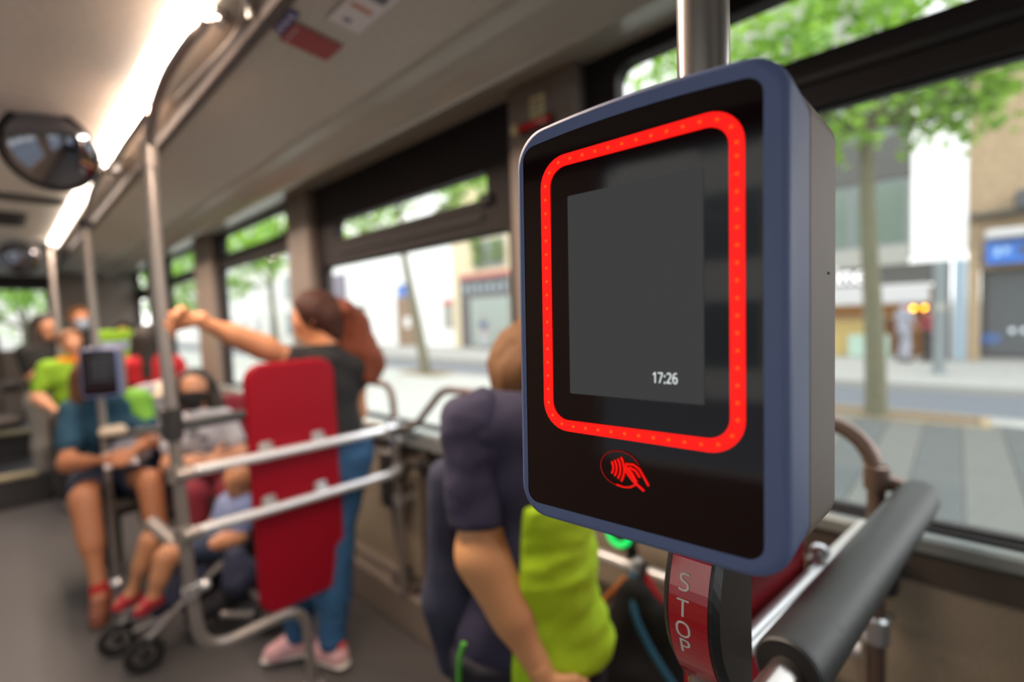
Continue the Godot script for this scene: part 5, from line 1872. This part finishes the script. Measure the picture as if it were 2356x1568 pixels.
func teal_woman():
	var j := {"s": 1.0, "f": Vector3(-0.12, 0.05, 0.99).normalized(), "g": Vector3(0.1, -0.6, 0.8),
		"head": Vector3(0.385, 1.235, -3.86), "neck": Vector3(0.405, 1.09, -3.90),
		"sL": Vector3(0.575, 1.035, -3.86), "sR": Vector3(0.265, 1.03, -3.86), "eL": Vector3(0.60, 0.80, -3.70), "wL": Vector3(0.49, 0.80, -3.50),
		"eR": Vector3(0.215, 0.755, -3.70), "wR": Vector3(0.345, 0.78, -3.50), "hL": Vector3(0.50, 0.56, -3.94), "hR": Vector3(0.33, 0.56, -3.94),
		"kL": Vector3(0.545, 0.62, -3.46), "kR": Vector3(0.255, 0.60, -3.48), "aL": Vector3(0.555, 0.11, -3.33), "aR": Vector3(0.275, 0.13, -3.30), "tL": Vector3(0.60, 0.045, -3.20), "tR": Vector3(0.25, 0.045, -3.18),
		"handL": [Vector3(-0.6, -0.1, 0.75), Vector3(0, -1, 0.1), Vector3(-0.6, 0.4, -0.3), 0.45], "handR": [Vector3(0.6, 0.1, 0.7), Vector3(0.2, -1, 0), Vector3(0.5, 0.5, -0.4), 0.45]}
	var o := person("person", "seated woman in a teal and lime shirt and dark shorts behind the dark validator", j, M.skin_deep, 0.014)
	wear(o, "shirt", shirt_bones(j, 0.010, 0.62), M.teal, 0.013, [[Vector3(0.41, 0.58, -3.9), Vector3(0, -1, 0), 0.4], [j.neck + Vector3(0, 0.02, 0), Vector3(0, 1, 0), 0.1]], 0.012, Vector3(9, 6, 9))
	wear(o, "lime_shoulder", [[j.sL.lerp(j.neck, 0.55) + Vector3(0, 0.012, 0.01), j.sL + Vector3(0, 0.01, 0.01), 0.066, 0.072], [j.sL + Vector3(0.005, 0, 0.005), j.sL.lerp(j.eL, 0.6), 0.072, 0.066]], M.lime_soft, 0.011, [[j.sL.lerp(j.eL, 0.55), Vector3(0.1, -0.9, 0.4).normalized()], [Vector3(0.50, 1.0, -3.86), Vector3(-0.75, -0.65, 0.1).normalized()]], 0.003)
	wear(o, "shorts", trouser_bones(j, 0.014, 0.62), M.denim_dark, 0.013, [[j.hL.lerp(j.kL, 0.58), (j.kL - j.hL).normalized(), 0.13], [j.hR.lerp(j.kR, 0.58), (j.kR - j.hR).normalized(), 0.13]], 0.008)
	eyes(o, j)
	shoe(o, j.aL, j.tL, 1.0, M.cloth_black, M.tyre)
	shoe(o, j.aR, j.tR, 1.0, M.shoe_brown, M.shoe_brown)
	wear(o, "sock", [[Vector3(0.275, 0.15, -3.31), Vector3(0.275, 0.09, -3.29), 0.042, 0.042]], M.cloth_red, 0.01)
	var h: Vector3 = j.head
	wear(o, "hair", [[h + Vector3(0, 0.035, -0.03), h + Vector3(0, 0.03, -0.015), 0.094, 0.094], [h + Vector3(-0.07, 0.0, -0.02), h + Vector3(-0.095, -0.20, 0.02), 0.05, 0.04], [h + Vector3(0.07, 0.0, -0.03), h + Vector3(0.06, -0.12, -0.05), 0.045, 0.03], [h + Vector3(-0.06, -0.08, -0.05), h + Vector3(-0.11, -0.26, 0.0), 0.05, 0.03]], M.hair_brown, 0.010, [[h + Vector3(0.01, 0.03, 0.055), Vector3(0.1, -0.55, 0.83).normalized(), 0.12]], 0.008, Vector3(40, 8, 40), 70.0)
	# in her hands: a white leaflet; on her lap: a pale bag; in front a cream cup
	var l := thing("leaflet", "white folded leaflet in the hands of the woman in teal", "leaflet", Vector3(0.42, 0.79, -3.46))
	var b := B.new()
	b.box(Vector3(-0.035, 0, 0), Vector3(0.08, 0.003, 0.13), 0.0, Transform3D(Basis.from_euler(Vector3(0.5, 0, 0.25)), Vector3.ZERO))
	b.box(Vector3(0.035, 0, 0), Vector3(0.08, 0.003, 0.13), 0.0, Transform3D(Basis.from_euler(Vector3(0.5, 0, -0.25)), Vector3.ZERO))
	put("sheet", b.mesh(), M.print_white, l)
	l = thing("hand_bag", "pale lilac cloth bag on the lap of the woman in teal", "bag", Vector3(0.49, 0.70, -3.62))
	b = B.new(l.position)
	sdf(b, [[Vector3(0.45, 0.77, -3.64), Vector3(0.53, 0.76, -3.62), 0.055, 0.06], [Vector3(0.46, 0.83, -3.66), Vector3(0.52, 0.82, -3.65), 0.04, 0.04]], 0.011, 60.0, [], 0.01, Vector3(16, 16, 16))
	put("pouch", b.mesh(), M.cloth_pale, l)
	l = thing("straw_hat", "small cream coloured cap resting on the black bar before the woman in teal", "cap", Vector3(0.395, 0.905, -3.60))
	b = B.new(l.position)
	sdf(b, [[Vector3(0.375, 0.925, -3.60), Vector3(0.445, 0.925, -3.59), 0.024, 0.026], [Vector3(0.37, 0.915, -3.585), Vector3(0.455, 0.915, -3.575), 0.016, 0.016]], 0.008, 80.0)
	put("crown", b.mesh(), M.cream, l)

func masked_woman():
	var j := {"s": 0.92, "f": Vector3(-0.35, 0, 0.94).normalized(), "g": Vector3(-0.45, -0.32, 0.85),
		"head": Vector3(0.80, 1.13, -3.44), "neck": Vector3(0.82, 0.985, -3.47),
		"sL": Vector3(0.93, 0.925, -3.36), "sR": Vector3(0.69, 0.93, -3.47), "eL": Vector3(0.99, 0.70, -3.28), "wL": Vector3(0.80, 0.70, -3.20),
		"eR": Vector3(0.63, 0.70, -3.38), "wR": Vector3(0.80, 0.725, -3.23), "hL": Vector3(0.94, 0.54, -3.48), "hR": Vector3(0.79, 0.54, -3.54),
		"kL": Vector3(0.86, 0.55, -3.08), "kR": Vector3(0.68, 0.56, -3.16), "aL": Vector3(0.86, 0.12, -3.02), "aR": Vector3(0.68, 0.12, -3.08), "tL": Vector3(0.81, 0.045, -2.92), "tR": Vector3(0.63, 0.045, -2.98),
		"handL": [Vector3(-0.95, 0.05, 0.1), Vector3(0, -0.2, -1), Vector3(0, 1, 0.1), 0.35], "handR": [Vector3(0.95, 0.0, 0.1), Vector3(0, -0.2, -1), Vector3(0, 1, 0.1), 0.35]}
	var o := person("person", "seated dark haired woman with a black mask and a white printed shirt", j, M.skin_fair, 0.014)
	wear(o, "shirt", shirt_bones(j, 0.009, 0.6), M.white_cloth, 0.013, [[Vector3(0.82, 0.54, -3.5), Vector3(0, -1, 0), 0.4], [j.neck + Vector3(0, 0.0, 0), Vector3(0, 1, 0), 0.1]], 0.010, Vector3(9, 8, 9))
	wear(o, "trousers", trouser_bones(j, 0.008, 1.9), M.maroon, 0.014)
	for p in [[Vector3(0.745, 0.885, -3.305), 0.030, "print_grey"], [Vector3(0.79, 0.845, -3.275), 0.022, "cloth_black"], [Vector3(0.825, 0.80, -3.26), 0.014, "print_grey"]]:
		var b := B.new(o.position)
		b.ball(p[0], Vector3(p[1], p[1] * 0.7, 0.02), Basis(Vector3.UP, -0.35), 12, 8)
		put("shirt_print", b.mesh(), M[p[2]], o)
	shoe(o, j.aL, j.tL, 0.9, M.cloth_black, M.tyre)
	shoe(o, j.aR, j.tR, 0.9, M.cloth_black, M.tyre)
	eyes(o, j, false)
	var h: Vector3 = j.head
	var f: Vector3 = j.g.normalized()
	wear(o, "mask", [[h + f * 0.04 - Vector3(0, 0.03, 0), h + f * 0.052 - Vector3(0, 0.075, 0), 0.062, 0.042], [h + f * 0.085 - Vector3(0, 0.012, 0), h + f * 0.085 - Vector3(0, 0.045, 0), 0.022, 0.026]], M.mask_black, 0.008, [[h - Vector3(0, 0.012, 0), Vector3(0.0, 1, -0.1).normalized()], [h + f * 0.02, -f]], 0.0)
	wear(o, "hair", [[h + Vector3(0.01, 0.035, -0.03), h + Vector3(0.005, 0.035, -0.02), 0.09, 0.09], [h + Vector3(0.075, 0.0, -0.02), h + Vector3(0.105, -0.14, 0.02), 0.05, 0.042], [h + Vector3(0.10, -0.12, 0.02), h + Vector3(0.10, -0.24, 0.05), 0.045, 0.03], [h + Vector3(-0.07, 0.01, -0.06), h + Vector3(-0.09, -0.16, -0.04), 0.045, 0.035]], M.hair_dark, 0.010, [[h + Vector3(0.0, 0.03, 0.0) + f * 0.065, (f + Vector3(0, -0.35, 0)).normalized(), 0.085]], 0.008, Vector3(40, 8, 40), 70.0)

# plain standing or seated figure for the back of the bus; ground is where the feet are
func simple(at: Vector3, turn: float, h: float, sit: bool, arms: Array) -> Dictionary:
	var s := h / 1.68
	var bs := Basis(Vector3.UP, turn)
	var j := {"s": s}
	var hy := 0.55 * s if sit else 0.90 * s
	var raw := {"hL": Vector3(0.085, hy, 0), "hR": Vector3(-0.085, hy, 0), "sL": Vector3(0.165, hy + 0.46 * s, 0), "sR": Vector3(-0.165, hy + 0.46 * s, 0), "neck": Vector3(0, hy + 0.535 * s, -0.01), "head": Vector3(0, hy + 0.675 * s, 0.02)}
	if sit:
		raw.merge({"kL": Vector3(0.12, 0.54 * s, 0.42), "kR": Vector3(-0.12, 0.54 * s, 0.42), "aL": Vector3(0.12, 0.10, 0.42), "aR": Vector3(-0.12, 0.10, 0.42), "tL": Vector3(0.13, 0.045, 0.55), "tR": Vector3(-0.13, 0.045, 0.55)})
	else:
		raw.merge({"kL": Vector3(0.09, 0.48 * s, 0.01), "kR": Vector3(-0.09, 0.48 * s, 0.02), "aL": Vector3(0.10, 0.10, -0.02), "aR": Vector3(-0.10, 0.10, 0.0), "tL": Vector3(0.12, 0.045, 0.11), "tR": Vector3(-0.12, 0.045, 0.13)})
	raw.merge({"eL": Vector3(0.24, hy + 0.2 * s, 0.02), "eR": Vector3(-0.24, hy + 0.2 * s, 0.02), "wL": Vector3(0.19, hy + 0.08 * s, 0.22), "wR": Vector3(-0.19, hy + 0.08 * s, 0.22)})
	if arms.size():
		raw.eR = arms[0]
		raw.wR = arms[1]
	for k in raw: j[k] = at + bs * raw[k]
	j.f = bs * Vector3(0, 0, 1)
	j.g = bs * Vector3(0, -0.12, 1)
	for sd in ["L", "R"]:
		var d: Vector3 = (j["w" + sd] - j["e" + sd]).normalized()
		j["hand" + sd] = [d, Vector3(0, -1, 0.05), bs * Vector3(-0.6 if sd == "L" else 0.6, 0.3, 0.3), 0.4]
	return j

func dress(o: Node3D, j: Dictionary, top: Material, legs: Material, hair: Material, hair_long: float, sleeve := 0.6, leg := 1.9, cell := 0.018):
	wear(o, "shirt", shirt_bones(j, 0.008, sleeve), top, cell, [[(j.hL + j.hR) * 0.5 - Vector3(0, 0.02, 0), Vector3(0, -1, 0), 0.4]], 0.008)
	wear(o, "trousers", trouser_bones(j, 0.008, leg), legs, cell)
	shoe(o, j.aL, j.tL, j.s, M.cloth_black, M.tyre)
	shoe(o, j.aR, j.tR, j.s, M.cloth_black, M.tyre)
	var h: Vector3 = j.head
	var f: Vector3 = j.f
	var r := f.cross(Vector3.UP)
	var bones := [[h + Vector3(0, 0.036, 0) * j.s - f * 0.022, h + Vector3(0, 0.036, 0) * j.s + f * 0.012, 0.093 * j.s, 0.092 * j.s]]
	if hair_long > 0.0:
		for k in [-1.0, 1.0]:
			bones.append([h + r * 0.07 * k - f * 0.02, h + r * 0.10 * k - Vector3(0, hair_long, 0), 0.05, 0.04])
		bones.append([h - f * 0.06, h - f * 0.07 - Vector3(0, hair_long, 0), 0.06, 0.05])
	wear(o, "hair", bones, hair, 0.012, [[h + Vector3(0, 0.055, 0) * j.s + f * 0.07, (f * 0.8 + Vector3(0, -0.6, 0)).normalized(), 0.13]], 0.006, Vector3(40, 8, 40), 70.0)
	eyes(o, j)

func face_mask(o: Node3D, j: Dictionary, m: Material):
	var h: Vector3 = j.head
	var f: Vector3 = j.g.normalized()
	wear(o, "mask", [[h + f * 0.04 - Vector3(0, 0.03, 0), h + f * 0.052 - Vector3(0, 0.075, 0), 0.064, 0.045], [h + f * 0.085 - Vector3(0, 0.012, 0), h + f * 0.085 - Vector3(0, 0.045, 0), 0.022, 0.026]], m, 0.009, [[h - Vector3(0, 0.01, 0), Vector3.UP], [h + f * 0.02, -f]], 0.0)

func back_passengers():
	# black shirt, at the back left
	var j := simple(Vector3(0.28, 0, -6.15), 0.5, 1.66, false, [])
	j.eR = Vector3(0.175, 1.12, -6.08)
	j.wR = Vector3(0.31, 1.16, -5.92)
	var o := person("person", "standing passenger in a black shirt with bent arm at the back of the bus", j, M.skin_fair, 0.018)
	dress(o, j, M.cloth_black, M.cloth_grey, M.hair_dark, 0.22, 0.75)
	# lime shirt, left of the dark validator
	j = simple(Vector3(0.40, 0, -5.55), 0.25, 1.50, false, [])
	o = person("person", "passenger in a lime shirt and pale grey trousers left of the dark validator", j, M.skin_fair, 0.018)
	dress(o, j, M.beanie, M.khaki, M.hair_brown, 0.0, 0.7)
	wear(o, "scarf", [[j.neck + Vector3(-0.06, -0.03, 0.04), j.neck + Vector3(0.07, -0.03, 0.04), 0.045, 0.045]], M.cloth_orange, 0.014)
	# man with a pale blue mask
	j = simple(Vector3(0.60, 0, -7.0), 0.25, 1.76, false, [])
	o = person("person", "tall passenger with a pale blue mask standing far back near the rear window", j, M.skin, 0.02)
	dress(o, j, M.cloth_black, M.cloth_black, M.hair_ginger, 0.0, 0.9)
	face_mask(o, j, M.mask_blue)
	j = simple(Vector3(1.02, 0, -7.3), -0.3, 1.58, false, [])
	o = person("person", "dark haired passenger in dark clothes beside the tall masked one", j, M.skin_tan, 0.02)
	dress(o, j, M.cloth_black, M.cloth_black, M.hair_dark, 0.25, 0.9)
	# long dark hair, red top
	j = simple(Vector3(0.79, 0, -4.62), 2.7, 1.52, false, [])
	o = person("person", "passenger with very long dark hair and a red top behind the first pole", j, M.skin, 0.018)
	dress(o, j, M.cloth_red, M.cloth_black, M.hair_dark, 0.30, 0.65)
	# small one in orange with a lime cap
	j = simple(Vector3(0.83, 0.0, -5.28), 0.3, 1.36, false, [])
	o = person("person", "smaller passenger in an orange shirt and lime cap right of the dark validator", j, M.skin, 0.018)
	dress(o, j, M.cloth_orange, M.denim_dark, M.hair_brown, 0.0, 0.7)
	var h: Vector3 = j.head
	wear(o, "cap", [[h + Vector3(0, 0.05, 0.0), h + Vector3(0, 0.055, -0.02), 0.084, 0.084], [h + Vector3(0, 0.05, 0.05), h + Vector3(0.03, 0.035, 0.13), 0.05, 0.045, Vector3.UP, 3.0]], M.beanie, 0.012, [[h + Vector3(0, 0.03, 0), Vector3(0, -1, 0)]], 0.0)
	# cream cap held up behind the first pole
	var l := thing("sun_hat", "cream coloured hat left of the masked woman, behind the first pole", "hat", Vector3(0.745, 1.02, -4.10))
	var b := B.new(l.position)
	sdf(b, [[Vector3(0.70, 1.075, -4.12), Vector3(0.79, 1.075, -4.10), 0.05, 0.052], [Vector3(0.68, 1.04, -4.08), Vector3(0.81, 1.04, -4.06), 0.04, 0.04, Vector3.UP, 1.8]], 0.012, 70.0)
	put("crown", b.mesh(), M.cream, l)
	j = simple(Vector3(0.80, 0.0, -4.14), 0.2, 1.32, false, [])
	j.head = Vector3(0.745, 1.0, -4.13)
	j.neck = Vector3(0.76, 0.90, -4.16)
	o = person("person", "child with a cream hat, almost hidden behind the first pole", j, M.skin, 0.018)
	dress(o, j, M.cloth_pale, M.denim_dark, M.hair_brown, 0.0, 0.7)

func pedestrians():
	var j := simple(Vector3(17.4, -0.2, -1.13), 0.9, 1.74, false, [])
	j.kL += Vector3(0.12, 0, 0.05)
	j.aR += Vector3(-0.12, 0.03, 0.0)
	for k in ["kL", "kR", "aL", "aR", "tL", "tR"]: j[k] += Vector3(0, 0, 0)
	var o := person("person", "passer-by in pale grey clothes walking before the warmly lit shop", j, M.skin_fair, 0.022)
	dress(o, j, M.cloth_pale, M.cloth_pale, M.cloth_pale, 0.0, 1.0, 1.95, 0.022)
	j = simple(Vector3(17.7, -0.2, -0.6), 2.4, 1.5, false, [])
	o = person("person", "passer-by in a maroon top half hidden behind the one in pale grey", j, M.skin_fair, 0.022)
	dress(o, j, M.maroon, M.cloth_black, M.hair_dark, 0.0, 1.0, 1.95, 0.022)
	j = simple(Vector3(17.4, -0.2, -18.3), -0.4, 1.75, false, [])
	o = person("person", "passer-by in a blue shirt and pale trousers before the dark shuttered shop", j, M.skin_fair, 0.024)
	dress(o, j, M.denim, M.white_cloth, M.hair_dark, 0.0, 0.7, 1.95, 0.024)

# ------------------------------------------------------------------ the stroller and the child in it
func build_stroller():
	var o := thing("stroller", "black and grey pushchair standing behind the looped tube frame", "stroller", Vector3(0.6, 0, -2.7))
	var b: B
	# front wheels, back wheels
	for w in [[0.285, 0.075, -2.83, 0.075], [0.345, 0.075, -2.60, 0.075], [0.80, 0.10, -2.88, 0.10], [0.83, 0.10, -2.42, 0.10]]:
		var c: Vector3 = Vector3(w[0], w[1], w[2])
		b = B.new(o.position)
		var pts := []
		for i in 22:
			var a := TAU * i / 22.0
			pts.append(c + Vector3(cos(a), sin(a), 0.12 * cos(a)) * (w[3] - 0.016))
		b.tube(pts, 0.017, 10, false, true)
		var wh := put("wheel", b.mesh(), M.tyre, o)
		b = B.new(o.position)
		b.lathe(along(c - Vector3(0, 0, 0.016), c + Vector3(0, 0, 0.016)), [Vector2(0.0, 0), Vector2(0.022, 0), Vector2(0.022, 0.032), Vector2(0.0, 0.032)], 14)
		for i in 5:
			var a := TAU * i / 5.0
			b.tube([c, c + Vector3(cos(a), sin(a), 0.12 * cos(a)) * (w[3] - 0.02)], 0.005, 6)
		put("spokes", b.mesh(), M.dark_plastic, wh)
	var bars := [["front_leg", [Vector3(0.36, 0.135, -2.60), Vector3(0.50, 0.245, -2.60), Vector3(0.78, 0.44, -2.60)], 0.015], ["front_leg", [Vector3(0.29, 0.135, -2.83), Vector3(0.46, 0.25, -2.84), Vector3(0.76, 0.44, -2.88)], 0.013], ["footrest_bar", [Vector3(0.30, 0.185, -2.82), Vector3(0.42, 0.21, -2.80), Vector3(0.50, 0.26, -2.72)], 0.012], ["footrest_bar", [Vector3(0.33, 0.14, -2.72), Vector3(0.43, 0.17, -2.66), Vector3(0.56, 0.25, -2.62)], 0.011], ["back_leg", [Vector3(0.64, 0.125, -2.58), Vector3(0.80, 0.075, -2.50)], 0.019], ["back_leg", [Vector3(0.66, 0.34, -2.60), Vector3(0.82, 0.12, -2.43)], 0.013], ["back_leg", [Vector3(0.66, 0.34, -2.88), Vector3(0.80, 0.12, -2.88)], 0.013], ["push_bar", [Vector3(0.645, 0.33, -2.60), Vector3(0.775, 0.475, -2.60), Vector3(0.98, 0.80, -2.56), Vector3(1.06, 0.90, -2.62), Vector3(1.06, 0.90, -2.85), Vector3(0.98, 0.80, -2.90), Vector3(0.66, 0.34, -2.90)], 0.0135]]
	for q in bars:
		b = B.new(o.position)
		b.tube(bend(q[1], 0.06), q[2], 12)
		put(q[0], b.mesh(), M.frame_grey, o)
	b = B.new(o.position)
	b.lathe(along(Vector3(0.425, 0.595, -2.80), Vector3(0.515, 0.465, -2.66)), [Vector2(0.0, 0), Vector2(0.026, 0.002), Vector2(0.030, 0.012), Vector2(0.030, 0.195), Vector2(0.026, 0.207), Vector2(0.0, 0.209)], 18)
	put("bumper_bar", b.mesh(), M.frame_grey, o)
	b = B.new(o.position)
	b.box(Vector3(0.525, 0.43, -2.64), Vector3(0.05, 0.045, 0.05), 0.012)
	put("hinge", b.mesh(), M.frame_grey, o)
	# fabric: seat, back, basket, footrest
	b = B.new(o.position)
	sdf(b, [[Vector3(0.56, 0.36, -2.66), Vector3(0.78, 0.36, -2.66), 0.05, 0.06], [Vector3(0.56, 0.36, -2.82), Vector3(0.78, 0.36, -2.84), 0.05, 0.06], [Vector3(0.80, 0.38, -2.66), Vector3(0.93, 0.80, -2.66), 0.05, 0.04], [Vector3(0.80, 0.38, -2.84), Vector3(0.93, 0.80, -2.84), 0.05, 0.04], [Vector3(0.84, 0.40, -2.58), Vector3(0.93, 0.72, -2.58), 0.03, 0.03]], 0.013, 50.0, [], 0.008)
	put("seat_cloth", b.mesh(), M.stroller_black, o)
	b = B.new(o.position)
	sdf(b, [[Vector3(0.46, 0.24, -2.64), Vector3(0.58, 0.34, -2.64), 0.03, 0.05], [Vector3(0.46, 0.24, -2.80), Vector3(0.58, 0.34, -2.80), 0.03, 0.05], [Vector3(0.42, 0.19, -2.72), Vector3(0.52, 0.27, -2.72), 0.03, 0.04]], 0.012, 55.0, [], 0.006)
	put("leg_rest", b.mesh(), M.stroller_navy, o)
	b = B.new(o.position)
	sdf(b, [[Vector3(0.55, 0.15, -2.62), Vector3(0.80, 0.19, -2.62), 0.055, 0.06], [Vector3(0.55, 0.15, -2.82), Vector3(0.80, 0.19, -2.82), 0.055, 0.06]], 0.014, 45.0, [], 0.01, Vector3(12, 12, 12))
	put("basket", b.mesh(), M.stroller_black, o)
	var g := thing("changing_bag", "dark blue bag hanging at the side of the pushchair", "bag", Vector3(0.72, 0.24, -2.50))
	b = B.new(g.position)
	sdf(b, [[Vector3(0.70, 0.40, -2.52), Vector3(0.70, 0.30, -2.51), 0.05, 0.065], [Vector3(0.74, 0.32, -2.50), Vector3(0.72, 0.28, -2.50), 0.05, 0.05]], 0.012, 50.0, [], 0.008, Vector3(14, 14, 14))
	put("pouch", b.mesh(), M.stroller_navy, g)
	b = B.new(g.position)
	b.tube(bend([Vector3(0.68, 0.42, -2.52), Vector3(0.74, 0.50, -2.55), Vector3(0.74, 0.40, -2.50)], 0.05), 0.007, 8)
	put("strap", b.mesh(), M.stroller_black, g)
	# the child: about 95 cm tall, sitting, legs towards the aisle
	var j := {"s": 0.60, "hs": 1.28, "f": Vector3(-0.93, 0.25, 0.25).normalized(), "g": Vector3(-0.85, -0.05, 0.5),
		"head": Vector3(0.785, 0.735, -2.655), "neck": Vector3(0.79, 0.64, -2.67),
		"sL": Vector3(0.775, 0.595, -2.59), "sR": Vector3(0.755, 0.60, -2.75), "eL": Vector3(0.735, 0.475, -2.555), "wL": Vector3(0.63, 0.465, -2.60),
		"eR": Vector3(0.70, 0.49, -2.78), "wR": Vector3(0.62, 0.47, -2.72), "hL": Vector3(0.72, 0.42, -2.64), "hR": Vector3(0.72, 0.42, -2.72),
		"kL": Vector3(0.425, 0.455, -2.625), "kR": Vector3(0.405, 0.50, -2.775), "aL": Vector3(0.385, 0.30, -2.60), "aR": Vector3(0.335, 0.285, -2.77), "tL": Vector3(0.335, 0.30, -2.58), "tR": Vector3(0.285, 0.275, -2.76),
		"handL": [Vector3(-0.9, -0.1, -0.2), Vector3(0, -1, 0), Vector3(0.1, 0.3, -0.9), 0.5], "handR": [Vector3(-0.9, -0.2, 0.2), Vector3(0, -1, 0), Vector3(0.1, 0.3, 0.9), 0.5]}
	j.kL = Vector3(0.455, 0.475, -2.62)
	j.kR = Vector3(0.43, 0.515, -2.78)
	o = person("person", "small child in a pale blue shirt sitting in the pushchair, bare legs out front", j, M.skin_child, 0.010)
	wear(o, "shirt", shirt_bones(j, 0.008, 0.7), M.cloth_blue, 0.010, [[Vector3(0.72, 0.41, -2.68), Vector3(0, -1, 0), 0.3], [j.neck + Vector3(0, 0.01, 0), Vector3(0, 1, 0), 0.07]], 0.006, Vector3(14, 14, 14))
	wear(o, "shorts", trouser_bones(j, 0.010, 0.6), M.denim_dark, 0.010)
	shoe(o, j.aL, j.tL - Vector3(0, 0.02, 0), 0.62, M.shoe_red, M.denim_dark)
	shoe(o, j.aR, j.tR - Vector3(0, 0.02, 0), 0.62, M.shoe_red, M.denim_dark)
	eyes(o, j)
	var h: Vector3 = j.head
	wear(o, "hair", [[h + Vector3(0.018, 0.03, -0.01), h + Vector3(0.022, 0.02, -0.015), 0.068, 0.068], [h + Vector3(0.03, 0.0, -0.01), h + Vector3(0.035, -0.03, -0.01), 0.058, 0.045]], M.hair_brown, 0.008, [[h + Vector3(-0.035, 0.015, 0.02), Vector3(-0.8, -0.35, 0.48).normalized(), 0.08]], 0.004, Vector3(50, 12, 50), 80.0)
